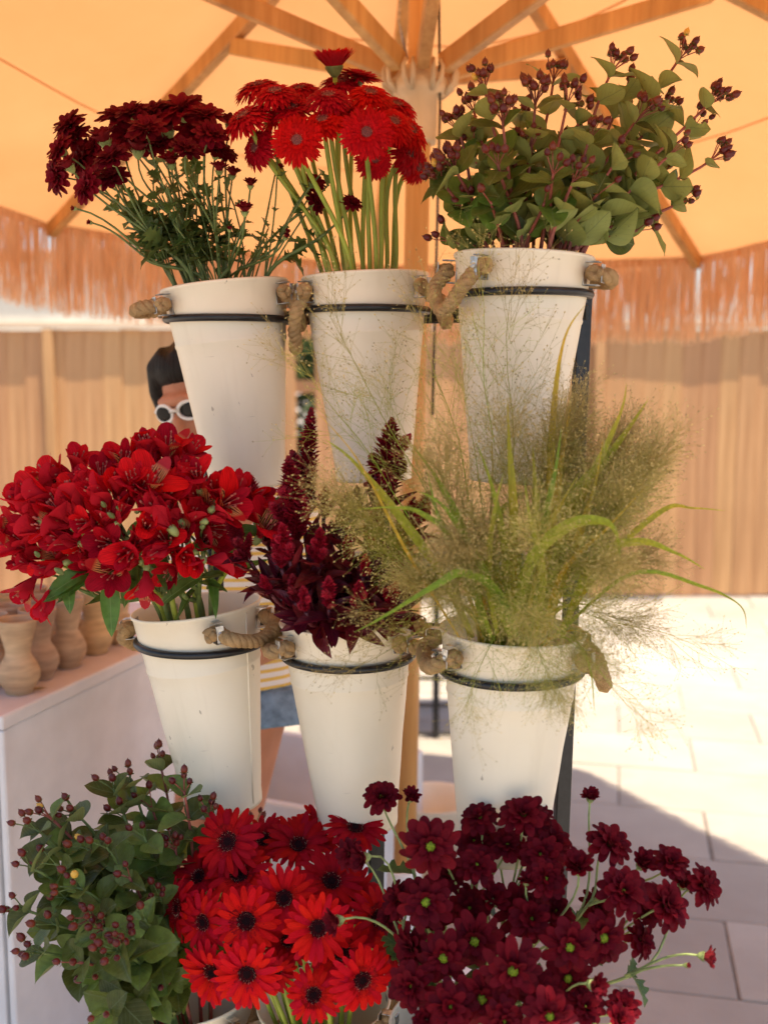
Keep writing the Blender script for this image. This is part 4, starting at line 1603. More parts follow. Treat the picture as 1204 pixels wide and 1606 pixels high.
BRL = [(598, 1250, 30, 'full', -.5, .9, 1.42), (643, 1252, 24, 'half', .5, 2.2, 1.42), (674, 1326, 45, 'open', .05, .12, 1.32), (752, 1284, 32, 'full', -.6, 2.2, 1.40), (782, 1292, 30, 'full', .3, 1.2, 1.44),
       (820, 1280, 38, 'full', .1, 2.0, 1.38), (744, 1319, 32, 'full', -.4, .9, 1.42), (795, 1326, 32, 'full', .0, 1.0, 1.40), (747, 1357, 33, 'full', -.1, .9, 1.37), (704, 1372, 30, 'full', -.2, 1.2, 1.40),
       (669, 1415, 42, 'open', -.3, .45, 1.33), (626, 1412, 32, 'full', -.7, .7, 1.37), (772, 1412, 40, 'full', -.1, .6, 1.36), (813, 1427, 40, 'open', .1, .4, 1.37), (744, 1475, 42, 'open', -.05, .2, 1.32),
       (696, 1501, 42, 'open', -.25, .15, 1.30), (648, 1488, 38, 'full', -.6, .3, 1.34), (803, 1521, 47, 'open', .0, .10, 1.245), (646, 1546, 40, 'full', -.5, .2, 1.29), (755, 1566, 42, 'open', -.05, .25, 1.26),
       (707, 1579, 42, 'full', -.2, .2, 1.25), (825, 1383, 22, 'half', .05, 2.6, 1.33), (572, 1345, 30, 'half', -1.2, .1, 1.36), (549, 1340, 28, 'full', -1.0, .6, 1.38), (530, 1444, 32, 'half', -1.4, .1, 1.31),
       (848, 1341, 36, 'full', .0, .9, 1.37), (925, 1252, 24, 'half', .05, 3.0, 1.40), (839, 1286, 32, 'full', .1, 1.4, 1.43), (867, 1322, 36, 'full', .2, .9, 1.41), (954, 1324, 38, 'full', .3, 1.3, 1.37),
       (1006, 1356, 34, 'full', .3, .6, 1.36), (1050, 1354, 32, 'full', .5, 1.5, 1.36), (1101, 1390, 34, 'full', 1.0, .5, 1.35), (976, 1398, 42, 'full', .15, .5, 1.31), (1043, 1420, 42, 'full', .5, .35, 1.32),
       (1069, 1388, 30, 'full', .5, .9, 1.38), (906, 1362, 40, 'full', .0, 1.2, 1.33), (855, 1378, 36, 'full', -.05, .7, 1.34), (893, 1484, 42, 'open', -.1, .15, 1.26), (944, 1470, 42, 'open', .3, .25, 1.29),
       (1002, 1474, 32, 'full', .8, .9, 1.33), (928, 1544, 32, 'half', .7, .4, 1.24), (890, 1535, 38, 'open', -.1, .5, 1.29), (1103, 1500, 28, 'half', 2.0, .1, 1.28), (1076, 1514, 15, 'bud', 2.0, .5, 1.28),
       (976, 1580, 30, 'full', .1, .9, 1.27), (861, 1592, 40, 'open', .0, .2, 1.21), (832, 1440, 38, 'full', .0, .4, 1.33), (848, 1560, 38, 'full', .15, .2, 1.26), (968, 1602, 34, 'full', .2, .4, 1.22),
       (916, 1580, 34, 'full', .3, .6, 1.27), (790, 1600, 36, 'full', 0, .3, 1.22), (735, 1425, 36, 'full', -.1, .5, 1.38), (870, 1430, 34, 'full', .1, .6, 1.36), (690, 1450, 32, 'full', -.4, .5, 1.38),
       (780, 1480, 34, 'full', .0, .5, 1.36), (1020, 1425, 30, 'full', .6, .5, 1.36), (670, 1600, 34, 'full', -.4, .3, 1.25), (610, 1440, 26, 'full', -.9, .5, 1.40), (935, 1425, 30, 'full', .2, .6, 1.38)]
items = blooms(BRL, 'BR', 1.34, 0.04, 0.0262)
groups = cluster(items, 5, 0.10)
groups.sort(key=lambda g: sum(items[k]['px'] for k in g) / len(g))
for gi, g in enumerate(groups):
    lab = 'burgundy daisy chrysanthemum spray, %s in the bottom right bucket' % ordx(gi, len(groups))
    r = spray('BR', g, items, 'chrysanthemum_spray', lab, 'chrysanthemum', MAT['stem_pale'], mum_bloom_parts, MUM_LEAF, 9, leaf_s=0.9)
    r['group'] = 'chrysanthemum sprays in the bottom right bucket'

TLL = [(111, 200, 26, 'full', -.9, .5), (97, 238, 24, 'full', -1.5, .5), (94, 278, 24, 'full', -1.4, -.1), (140, 292, 25, 'full', -.6, .3), (117, 327, 10, 'bud', -1.6, .2), (142, 349, 10, 'bud', -1.2, .2),
       (165, 222, 28, 'full', -.5, .6), (187, 188, 28, 'full', -.4, 1.6), (202, 212, 30, 'full', -.2, .8), (177, 250, 26, 'full', -.4, .8), (217, 236, 28, 'full', -.1, .9), (244, 182, 28, 'full', -.3, 1.6),
       (230, 205, 26, 'full', -.2, 1.2), (287, 176, 34, 'full', .05, .7), (322, 186, 27, 'full', .4, 1.4), (269, 257, 21, 'half', .0, 2.0), (292, 236, 22, 'full', .1, 1.0), (339, 240, 23, 'full', .4, 1.3),
       (344, 268, 18, 'half', .3, 2.5), (177, 282, 24, 'full', -.4, .6), (132, 252, 26, 'full', -.9, .4), (155, 270, 22, 'full', -.7, .5), (265, 205, 26, 'full', -.1, 1.0), (305, 210, 25, 'full', .2, 1.0),
       (384, 332, 18, 'half', .2, 2.6), (351, 243, 18, 'full', .4, 1.6), (365, 275, 16, 'half', .5, 2.2), (393, 291, 15, 'half', .4, 2.5), (360, 360, 10, 'bud', .3, 2.5), (448, 372, 13, 'bud', .9, 1.6),
       (433, 267, 14, 'half', .6, 1.8), (491, 290, 18, 'full', .8, .8), (494, 318, 16, 'full', .9, .6), (450, 365, 11, 'bud', .8, 1.2), (551, 320, 15, 'full', 1.0, .6), (360, 195, 20, 'full', .4, 1.2),
       (210, 180, 24, 'full', -.3, 1.9), (120, 218, 24, 'full', -1.0, .7), (250, 230, 24, 'full', -.1, .8), (150, 235, 24, 'full', -.6, .6), (110, 262, 22, 'full', -1.2, .3), (330, 212, 24, 'full', .3, .9)]
items = blooms(TLL, 'TL', 1.72, 0.07, 0.0222)
groups = cluster(items, 4, 0.075)
groups.sort(key=lambda g: sum(items[k]['px'] for k in g) / len(g))
for gi, g in enumerate(groups):
    lab = 'dark red chrysanthemum spray, %s in the top left bucket' % ordx(gi, len(groups))
    r = spray('TL', g, items, 'chrysanthemum_spray', lab, 'chrysanthemum', MAT['stem_green'], mum_bloom_joined, MUM_LEAF, 22, 0.0032, 0.0015, 0.10, 0.075, 0.9, 5)
    r['group'] = 'chrysanthemum sprays in the top left bucket'

# ------------------------------------------------------------------ scarlet lilies (alstroemeria), middle left
AP_OUT = [petal_mb(0.050, 0.0265, cu, cp, tp, 0.12, 0.68, 7, 9, -0.02, lf).mesh('petal', MAT['alstro'])
          for (cu, cp, tp, lf) in ((-0.10, 0.42, -0.10, .02), (0.02, 0.36, -0.16, .05), (-0.16, 0.46, -0.06, .0), (0.10, .30, -.22, .1))]
AP_IN = [petal_mb(0.050, 0.015, cu, 0.4, -0.1, 0.12, 0.66, 5, 8, -0.03, .03).mesh('petal', MAT['alstro']) for cu in (-0.05, 0.05)]


def m_throat():
    t = NT('throat_petal')
    g = t.coord('Generated')
    sx = t.n('ShaderNodeSeparateXYZ')
    t.set(sx.inputs[0], g)
    w = t.n('ShaderNodeTexWave', wave_type='BANDS')
    t.set(w.inputs['Vector'], t.coord('Generated', (1, 0.3, 1)))
    w.inputs['Scale'].default_value = 2.2
    w.inputs['Distortion'].default_value = 3.0
    sp = t.math('GREATER_THAN', w.outputs['Fac'], 0.62)
    mid = t.ramp(sx.outputs[1], [(0.30, (0.45, 0.006, 0.012)), (0.42, (0.80, 0.42, 0.14)), (0.66, (0.78, 0.36, 0.13)), (0.78, (0.45, 0.006, 0.012))])
    band = t.ramp(sx.outputs[1], [(0.32, (0, 0, 0)), (0.40, (1, 1, 1)), (0.66, (1, 1, 1)), (0.76, (0, 0, 0))])
    c = t.mix(t.math('MULTIPLY', band, sp), mid, (0.10, 0.004, 0.01, 1))
    p = t.principled(c, 0.45, 0.35)
    return t.done(t.translucent(p, c, 0.3))


AP_THROAT = petal_mb(0.052, 0.017, 0.0, 0.4, -0.1, 0.12, 0.66, 5, 8, -0.03, .03).mesh('petal', m_throat())
b = MB()
b.lathe([(0.0012, -0.013), (0.0035, -0.011), (0.0048, -0.006), (0.0045, -0.001), (0.003, 0.002), (0.0, 0.002)], 10)
A_OVARY = b.mesh('floret', MAT['stem_pale'])
b = MB()
for k in range(6):
    a = k * pi / 3 + .3
    e = V((cos(a) * 0.007, sin(a) * 0.007, 0.036 + 0.003 * (k % 3)))
    b.tube([(0, 0, 0.002), (cos(a) * .003, sin(a) * .003, .018), e], [.0006, .0005, .0004], 4)
    b.ellipsoid(e, (.0013, .0013, .0024), 6, 4)
A_STAMEN = b.mesh('stamens', MAT['stamen'])
A_LEAF = [leaf_mesh('leaf', 0.075, 0.017, MAT['alstro_leaf'], 0.3, dr, 0.75, 9) for dr in (0.1, 0.45, -0.15)]


def alstro_floret(it, root, base):
    s = it['s']
    fl = ob('floret', A_OVARY, root, M.Translation(it['p'] - it['d'] * 0.022 * s - base) @ frame(it['d'], rnd(0, 6)) @ M.Diagonal((s, s, s, 1)))
    op = it['k']
    for k in range(3):
        a = 2 * pi * k / 3 + rnd(-.12, .12)
        ob('petal', AP_OUT[RND.randrange(4)], fl, M.Rotation(a, 4, 'Z') @ M.Translation((0, 0.0018, 0.0)) @ M.Rotation(radians(90) - op + rnd(-.14, .12), 4, 'X') @ M.Rotation(rnd(-.15, .15), 4, 'Y') @ M.Diagonal((rnd(.9, 1.12), rnd(.92, 1.06), 1, 1)))
        a += pi / 3
        me = AP_THROAT if k < 2 and op > 0.42 else AP_IN[RND.randrange(2)]
        ob('petal', me, fl, M.Rotation(a, 4, 'Z') @ M.Translation((0, 0.0012, 0.0)) @ M.Rotation(radians(90) - op * .8 + rnd(-.1, .1), 4, 'X') @ M.Rotation(rnd(-.15, .15), 4, 'Y'))
    ob('stamens', A_STAMEN, fl)


AL = [(218, 708, .5), (121, 730, .0), (171, 730, .2), (76, 758, -.5), (39, 793, -.9), (24, 820, -1.2), (121, 776, -.2), (104, 790, -.3), (138, 820, -.1), (82, 822, -.7), (130, 856, -.5), (73, 846, -1.0),
      (170, 852, .0), (207, 862, .1), (45, 886, -1.2), (78, 890, -.8), (42, 922, -1.1), (73, 945, -.6), (177, 895, .2), (207, 756, .1), (235, 760, .2), (26, 856, -1.3), (155, 776, .0),
      (232, 706, -.2), (265, 704, .2), (298, 710, .6), (303, 784, .1), (247, 802, -.1), (270, 800, .2), (287, 838, .1), (346, 809, .6), (303, 880, .2), (348, 880, .7), (249, 863, -.1), (272, 892, .1),
      (228, 918, -.1), (370, 770, .5), (391, 784, .7), (411, 806, .9), (418, 826, 1.1), (327, 790, .4), (218, 770, .0), (213, 850, .0), (60, 775, -.7), (190, 800, .0), (160, 745, .0), (100, 750, -.3),
      (55, 830, -.9), (110, 835, -.4), (245, 735, .1), (180, 830, .0), (340, 770, .3), (285, 745, .2), (95, 870, -.5), (230, 825, .1), (320, 850, .4), (150, 890, -.2), (195, 725, .1),
      (60, 800, -.8), (95, 800, -.4), (140, 755, -.1), (185, 765, .0), (260, 775, .2), (310, 750, .4), (355, 790, .5), (300, 815, .3), (265, 850, .1), (165, 815, -.1), (45, 860, -1.0), (100, 850, -.5),
      (240, 720, .0), (275, 725, .3), (375, 800, .7), (15, 840, -1.2), (230, 790, .0), (200, 880, .0), (285, 870, .2), (330, 830, .5)]
items = []
cml = PY(215, 850, 1.56)
for i, (px, py, fx) in enumerate(AL):
    low = (py - 800) / 130
    y = 1.50 + 0.05 * abs(px - 215) / 200 - 0.04 * (1 - abs(low)) + rnd(-.03, .03) + (0.05 if py < 740 else 0)
    p = PY(px, py, y)
    fz = 0.8 - low * 0.95 + rnd(-.6, .6)
    if py > 905:
        fz = -1.2
    d = V((fx * 1.2 + rnd(-.6, .6), -1 + rnd(-.1, .6), fz)).normalized()
    items.append(dict(p=p, d=d, s=rnd(0.95, 1.35), k=rnd(0.12, 0.55), px=px, py=py))
groups = cluster(items, 5, 0.085)
groups.sort(key=lambda g: sum(items[k]['px'] for k in g) / len(g))
for gi, g in enumerate(groups):
    lab = 'scarlet lily stem with trumpet florets, %s in the middle left bucket' % ordx(gi, len(groups))
    r = spray('ML', g, items, 'lily_stem', lab, 'lily', MAT['stem_lime'] if gi % 3 == 0 else MAT['stem_green'], alstro_floret, A_LEAF, 5, 0.0042, 0.0016, 0.085, 0.06, 1.0)
    r['group'] = 'scarlet lily stems in the middle left bucket'
# closed green buds showing between the florets
bud = MB()
bud.lathe([(0.0001, 0.0), (0.003, 0.001), (0.0055, 0.007), (0.0058, 0.012), (0.0035, 0.021), (0.0001, 0.025)], 10)
bud_me = bud.mesh('bud', MAT['sepal'])
for (px, py) in ((165, 795), (192, 800), (213, 803), (316, 828), (62, 873), (100, 900), (180, 812)):
    p = PY(px, py, 1.455)
    it = min(items, key=lambda q: (q['p'] - p).length)
    root = it['root']
    ob('bud', bud_me, root, M.Translation(p - V(root.location)) @ frame((rnd(-.5, .5), -.8, rnd(.2, .9)), 0) @ M.Diagonal((rnd(.6, .8),) * 3 + (1,)))
# broad leaves hanging below the flowers
for (px, py, dx, dz, s) in ((140, 900, -1, -.4, 1.1), (120, 915, -.9, -.7, 1.0), (175, 935, .1, -1.2, 1.1), (165, 890, -1, .1, 1.0), (130, 895, -.6, -.2, 1.2), (430, 800, .5, 1.0, .8), (390, 830, 1, .2, .8), (110, 925, .2, -1.4, .8),
                            (205, 905, -.3, -1, .9), (290, 915, -1, -.4, .9), (330, 850, .8, .1, .7), (260, 900, .4, -1, .8)):
    p = PY(px, py, 1.50)
    it = min(items, key=lambda q: (q['p'] - p).length)
    root = it['root']
    st = (PY(px, py, 1.53) - V((dx, 0, dz)).normalized() * .025)
    ob('leaf', A_LEAF[RND.randrange(3)], root, frame_yz((dx, -.35, dz), (rnd(-.3, .3), -1, .8), st - V(root.location)) @ M.Diagonal((1.5 * s, s, s, 1)))
# ------------------------------------------------------------------ leafy berry branches
HL = {}
for nm, mt in (('light', MAT['hyp_leaf']), ('dark', MAT['hyp_leaf_dark'])):
    HL[nm] = [leaf_mesh('leaf', 0.051, 0.039, mt, fo, dr, sh, 10, bt) for (fo, dr, sh, bt) in ((.12, .12, .80, 0), (.25, .35, .85, 0), (.35, -.12, .75, 0), (.10, .22, .8, 1), (.2, .05, .9, 0), (.5, .3, .8, 0))]
b = MB()
b.lathe([(0.0008, 0.0), (0.0036, 0.0012), (0.0057, 0.0045), (0.0062, 0.0080), (0.0052, 0.0120), (0.0028, 0.0148), (0.0010, 0.0160), (0.0007, 0.0178), (0.0001, 0.0182)], 12)
b.cur = 1
for k in range(5):
    b.merge((lambda q: q)(petal_mb(0.0075, 0.0042, -.1, .2, 0, .5, .45, 3, 4)), M.Rotation(k * 2 * pi / 5, 4, 'Z') @ M.Translation((0, 0.001, 0.0004)) @ M.Rotation(radians(18), 4, 'X'))
for j in range(len(b.mi) - 5 * 6, len(b.mi)):
    b.mi[j] = 1
BERRY = b.mesh('berry', [MAT['berry'], MAT['sepal']])


def berry_branch(key, px, py, y, nb, leafset, label, group, lean=(0, 0), npair=5, sc=1.0, stem_mat=None, spacing=0.038):
    head = PY(px, py, y)
    rimc = BK[key]['rim']
    dirn = (head - rimc).normalized()
    hd = (dirn + V((lean[0], -0.15, lean[1]))).normalized()
    base, pts = stem_path(key, head - hd * 0.03, hd, 12, 0.075, 0.34)
    root = thing('berry_branch', base, label, 'berry branch', group)
    b = MB()
    n = len(pts)
    b.tube([p - base for p in pts], [0.0030 * (1.1 - 0.5 * i / n) for i in range(n)], 7)
    fk = pts[-1]
    nb = int(nb * (1.3 if key == 'TR' else 0.8) + .5)
    for k in range(nb):
        a = k * 2.4 + rnd(-.3, .3)
        sp = 0.35 + 0.75 * sqrt(k / nb)
        sd = hd.orthogonal().normalized()
        sd.rotate(Q(hd, a))
        d = (hd + sd * sp * .8).normalized()
        L = rnd(0.012, 0.027) * sc
        e = fk + d * L
        bd = (d + hd * .6 + jit(.25)).normalized()
        b.tube([p - base for p in bez(fk - hd * .012, fk + hd * .004, e - bd * L * .3, e, 4)], 0.0009, 4)
        s = sc * rnd(.60, 0.86)
        ob('berry', BERRY, root, M.Translation(e - base) @ frame(bd, rnd(0, 6)) @ M.Diagonal((s, s, s, 1)))
    b.build('stem', stem_mat or MAT['stem_red'], root)
    total = sum((pts[i + 1] - pts[i]).length for i in range(len(pts) - 1))
    az = rnd(0, 6.28)
    for j in range(npair):
        dist = 0.012 + j * spacing * rnd(.85, 1.15)
        t = 1 - dist / total
        if t < 0.42:
            break
        p, tg = along(pts, t)
        if p.z < rimc.z + 0.006:
            break
        low = p.z < rimc.z + 0.05
        az += pi / 2 + rnd(-.3, .3)
        for s_ in (0, pi):
            if RND.random() < 0.06:
                continue
            sd = tg.orthogonal().normalized()
            sd.rotate(Q(tg, az + s_))
            f = (sd + tg * (rnd(1.6, 2.6) if low else rnd(0.25, 0.95)) + V((0, 0, 0 if low else rnd(-.25, .1)))).normalized()
            s = sc * rnd(.72, 1.18) * (0.8 if j == 0 else 1.0)
            ob('leaf', leafset[RND.randrange(6)], root, frame_yz(f, (tg + jit(.35)), p - base) @ M.Diagonal((s * rnd(.9, 1.15), s, s, 1)))
    return root


TRH = [(754, 100, 1.56, 8), (784, 152, 1.50, 9), (707, 170, 1.58, 6), (842, 122, 1.55, 9), (898, 122, 1.58, 7), (873, 88, 1.64, 5), (697, 232, 1.50, 12), (676, 258, 1.52, 10), (775, 225, 1.46, 3), (876, 240, 1.46, 3),
       (975, 78, 1.62, 9), (1086, 62, 1.66, 7), (1138, 135, 1.62, 10), (1146, 228, 1.58, 8), (1022, 155, 1.60, 7), (913, 252, 1.46, 4), (1062, 150, 1.68, 4), (940, 180, 1.54, 4), (730, 205, 1.62, 8), (830, 200, 1.56, 5),
       (1095, 300, 1.58, 2), (990, 225, 1.52, 2), (680, 360, 1.58, 2), (1030, 345, 1.56, 2), (815, 160, 1.66, 6), (1080, 215, 1.54, 2), (735, 140, 1.62, 5), (920, 150, 1.60, 4), (1000, 115, 1.66, 4), (960, 280, 1.50, 1), (860, 290, 1.48, 1), (760, 290, 1.48, 1), (1060, 260, 1.60, 1), (900, 200, 1.64, 3), (720, 300, 1.54, 2), (1110, 180, 1.66, 3), (800, 260, 1.58, 2)]
order = sorted(range(len(TRH)), key=lambda i: TRH[i][0])
for rank, i in enumerate(order):
    px, py, y, nb = TRH[i]
    berry_branch('TR', px, py, y, nb, HL['light'], 'red-stemmed leafy berry branch, %s in the top right bucket' % ordx(rank, len(order)), 'berry branches in the top right bucket',
                 (0.15 if px > 950 else 0, 0.3), 12 if py < 240 else 9, 1.08, MAT['stem_red'])
BLH = [(51, 1262, 1.50, 5), (28, 1282, 1.47, 4), (99, 1258, 1.52, 6), (244, 1172, 1.66, 5), (193, 1198, 1.60, 5), (165, 1212, 1.58, 4), (284, 1216, 1.52, 5), (153, 1310, 1.45, 4), (97, 1378, 1.40, 7), (268, 1308, 1.52, 9),
       (28, 1488, 1.38, 6), (8, 1417, 1.42, 5), (122, 1428, 1.38, 8), (168, 1485, 1.33, 10), (193, 1462, 1.36, 7), (142, 1448, 1.37, 6), (148, 1590, 1.30, 2), (241, 1392, 1.44, 7), (328, 1252, 1.53, 6), (215, 1290, 1.50, 3),
       (60, 1340, 1.44, 3), (190, 1360, 1.42, 2), (130, 1530, 1.36, 2), (405, 1268, 1.80, 4), (255, 1540, 1.42, 1), (18, 1345, 1.42, 3), (55, 1440, 1.40, 3), (95, 1505, 1.36, 3), (180, 1255, 1.56, 3), (112, 1312, 1.46, 4), (228, 1238, 1.60, 3), (215, 1430, 1.38, 2), (75, 1395, 1.42, 3)]
order = sorted(range(len(BLH)), key=lambda i: BLH[i][0])
for rank, i in enumerate(order):
    px, py, y, nb = BLH[i]
    berry_branch('BL', px, py, y, nb, HL['dark'], 'dusky green berry branch, %s in the bottom left bucket' % ordx(rank, len(order)), 'berry branches in the bottom left bucket',
                 (-0.35 if px < 130 else -.1, 0.1), 11 if nb > 2 else 8, 1.08, MAT['stem_green'] if i % 3 else MAT['stem_red'])

# ------------------------------------------------------------------ crimson plume flowers (celosia), middle
def plume_mesh(L, R, n, sides):
    b = MB()
    spikes = [((0, 0, 0), V((0, 0, 1)), L, R)]
    for k in range(sides):
        a = k * 2.4 + rnd(-.3, .3)
        h = L * (0.05 + 0.5 * k / max(1, sides))
        spikes.append(((0, 0, h), V((cos(a) * .75, sin(a) * .75, 1)).normalized(), L * rnd(.35, .55) * (1 - .4 * k / max(1, sides)), R * .55))
    for (o, d, l, r) in spikes:
        o = V(o)
        m = int(n * l / L)
        for k in range(m):
            t = k / m
            a = k * 2.39996
            rr = r * (sin(pi * min(1, 0.18 + t * .84)) ** .8)
            sd = d.orthogonal().normalized()
            sd.rotate(Q(d, a))
            p = o + d * l * t
            tipd = (sd * 1.0 + d * rnd(.5, 1.2)).normalized()
            ln = rr * rnd(.75, 1.25) + 0.003
            w = rnd(.0012, .0024)
            s2 = sd.cross(d) * w
            c = p + tipd * ln * .55 + d * .0008
            b.add([p - s2 * .4, c - s2, p + tipd * ln, c + s2, p + s2 * .4, c + d * w], [(0, 1, 5), (1, 2, 5), (2, 3, 5), (3, 4, 5)])
    return b.mesh('plume', MAT['plume'], False)


PLUMES = [plume_mesh(0.085, 0.016, 420, 5), plume_mesh(0.10, 0.011, 400, 2), plume_mesh(0.06, 0.013, 300, 4), plume_mesh(0.035, 0.008, 160, 2)]
C_LEAF = [leaf_mesh('leaf', 0.050, 0.017, MAT['celosia_leaf'], fo, dr, .8, 7) for (fo, dr) in ((.25, .1), (.4, .3), (.2, -.15))]
CEL = [(478, 800, 1.54, 1, 1.45, .08), (468, 850, 1.49, 0, 1.4, -.1), (392, 880, 1.48, 0, .8, -.5), (404, 800, 1.56, 2, .9, -.2), (600, 800, 1.50, 0, 1.5, .1), (600, 735, 1.50, 2, 1.0, .8), (464, 945, 1.44, 3, 1.1, -.1),
       (516, 955, 1.43, 3, 1.25, .0), (606, 960, 1.44, 3, 1.2, .3), (442, 892, 1.47, 2, .8, -.2), (508, 800, 1.60, 3, 1.0, .1), (648, 830, 1.56, 2, 1.0, .4), (545, 880, 1.50, 3, 1.0, .0), (570, 905, 1.46, 3, .9, .1),
       (425, 930, 1.46, 3, .8, -.5), (620, 900, 1.48, 2, .8, .4), (520, 850, 1.58, 3, .9, 0), (640, 940, 1.46, 3, .8, .5),
       (455, 880, 1.46, 2, .9, -.2), (500, 885, 1.46, 2, .85, .05), (540, 830, 1.55, 2, .9, .1), (580, 860, 1.50, 2, 1.0, .15), (435, 840, 1.53, 2, .9, -.3), (480, 960, 1.42, 3, 1.0, -.1), (560, 955, 1.43, 3, 1.1, .1), (625, 860, 1.53, 0, .9, .3)]
order = sorted(range(len(CEL)), key=lambda i: CEL[i][0])
for rank, i in enumerate(order):
    px, py, y, pm, ps, lx = CEL[i]
    p0 = PY(px, py, y)
    hd = V((lx, -.12, 1)).normalized()
    base, pts = stem_path('MM', p0, hd, 10, 0.075, 0.36)
    root = thing('plume_flower', base, 'crimson plume flower with burgundy leaves, %s in the middle bucket' % ordx(rank, len(order)), 'celosia', 'crimson plume flowers in the middle bucket')
    b = MB()
    b.tube([p - base for p in pts], 0.0030, 7)
    b.build('stem', MAT['stem_burg'], root)
    tag(ob('plume', PLUMES[pm], root, M.Translation(p0 - base) @ frame(hd, rnd(0, 6)) @ M.Diagonal((ps, ps, ps, 1))), kind='stuff')
    for j in range(26):
        p, tg = along(pts, rnd(0.55, 1.0))
        if p.z < BK['MM']['rim'].z + 0.02:
            continue
        sd = tg.orthogonal().normalized()
        sd.rotate(Q(tg, rnd(0, 6.28)))
        s = rnd(.65, 1.25)
        ob('leaf', C_LEAF[RND.randrange(3)], root, frame_yz(sd + tg * rnd(.5, 1.6), tg + jit(.3), p - base) @ M.Diagonal((s * rnd(.9, 1.3), s, s, 1)))

# ------------------------------------------------------------------ feathery grass, middle right
def panicle_mesh(seed, L=0.23, nprim=100, nsec=14, wide=1.0):
    R = random.Random(seed)
    b = MB()
    def hair(p, q, r0, r1):
        t = (q - p)
        u = t.orthogonal().normalized()
        w = t.normalized().cross(u)
        vs = []
        for c, r in ((p, r0), (q, r1)):
            for k in range(3):
                a = k * 2.0944
                vs.append(c + (u * cos(a) + w * sin(a)) * r)
        b.add(vs, [(0, 1, 4, 3), (1, 2, 5, 4), (2, 0, 3, 5)])
    ax = [V((0.004 * sin(k), 0.004 * cos(k * 1.3), L * k / 6)) for k in range(7)]
    for k in range(6):
        hair(ax[k], ax[k + 1], .0010 - .0001 * k, .0009 - .0001 * k)
    for i in range(nprim):
        h = R.random() ** 0.85
        p = V((0, 0, L * h))
        a = R.uniform(0, 2 * pi)
        th = R.uniform(.25, .85) * wide * (1.15 - .45 * h)
        d = V((sin(th) * cos(a), sin(th) * sin(a), cos(th)))
        l = R.uniform(.07, .15) * (1.15 - .5 * h)
        q1 = p + d * l * .5 + V((0, 0, l * .05))
        d2 = (d + V((R.uniform(-.25, .25), R.uniform(-.25, .25), R.uniform(-.2, .15)))).normalized()
        q2 = q1 + d2 * l * .5
        b.cur = 0
        hair(p, q1, .00030, .00024)
        hair(q1, q2, .00024, .00018)
        for s in range(nsec):
            f = R.uniform(.3, 1.0)
            o = p.lerp(q1, f * 2) if f < .5 else q1.lerp(q2, f * 2 - 1)
            dd = (d2 + V((R.uniform(-1, 1), R.uniform(-1, 1), R.uniform(-1, 1))) * 1.1).normalized()
            ll = R.uniform(.012, .040)
            e = o + dd * ll
            b.cur = 0
            hair(o, e, .00017, .00013)
            b.cur = 1
            sl, sr = R.uniform(.0024, .0040), R.uniform(.0007, .0011)
            u = dd.orthogonal().normalized() * sr
            w = dd.cross(u)
            c = e + dd * sl * .45
            t_ = e + dd * sl
            b.add([e, c + u, c + w, c - u, c - w, t_], [(0, 2, 1), (0, 3, 2), (0, 4, 3), (0, 1, 4), (5, 1, 2), (5, 2, 3), (5, 3, 4), (5, 4, 1)])
    return b.mesh('panicle', [MAT['hairstalk'], MAT['seed']], False)


PAN = [panicle_mesh(5), panicle_mesh(6, .25, 100, 14, 1.3), panicle_mesh(7, .22, 100, 14, 1.15), panicle_mesh(8, .26, 24, 10, 1.5), panicle_mesh(9, .20, 130, 13, .55)]


def blade_mesh(pts, w):
    b = MB()
    n = len(pts)
    vs, fs = [], []
    for i, p in enumerate(pts):
        t = (pts[min(i + 1, n - 1)] - pts[max(i - 1, 0)]).normalized()
        s = t.cross(V((0.25, 1, 0.2))).normalized()
        f = i / (n - 1)
        ww = w * (0.55 + .45 * sin(pi * min(1, f * 1.4))) * max(0.04, (1 - f ** 3))
        nn = s.cross(t)
        vs += [p - s * ww / 2 + nn * ww * .18, p, p + s * ww / 2 + nn * ww * .18]
    for i in range(n - 1):
        o = i * 3
        fs += [(o, o + 1, o + 4, o + 3), (o + 1, o + 2, o + 5, o + 4)]
    return b.add(vs, fs)


def px_curve(lst):
    P_ = [PY(*q) for q in lst]
    out = []
    k = len(P_)
    for i in range(k - 1):
        p0, p1, p2, p3 = P_[max(i - 1, 0)], P_[i], P_[i + 1], P_[min(i + 2, k - 1)]
        for s in range(6):
            f = s / 6
            out.append(0.5 * ((2 * p1) + (p2 - p0) * f + (2 * p0 - 5 * p1 + 4 * p2 - p3) * f * f + (3 * p1 - p0 - 3 * p2 + p3) * f ** 3))
    return out + [P_[-1]]


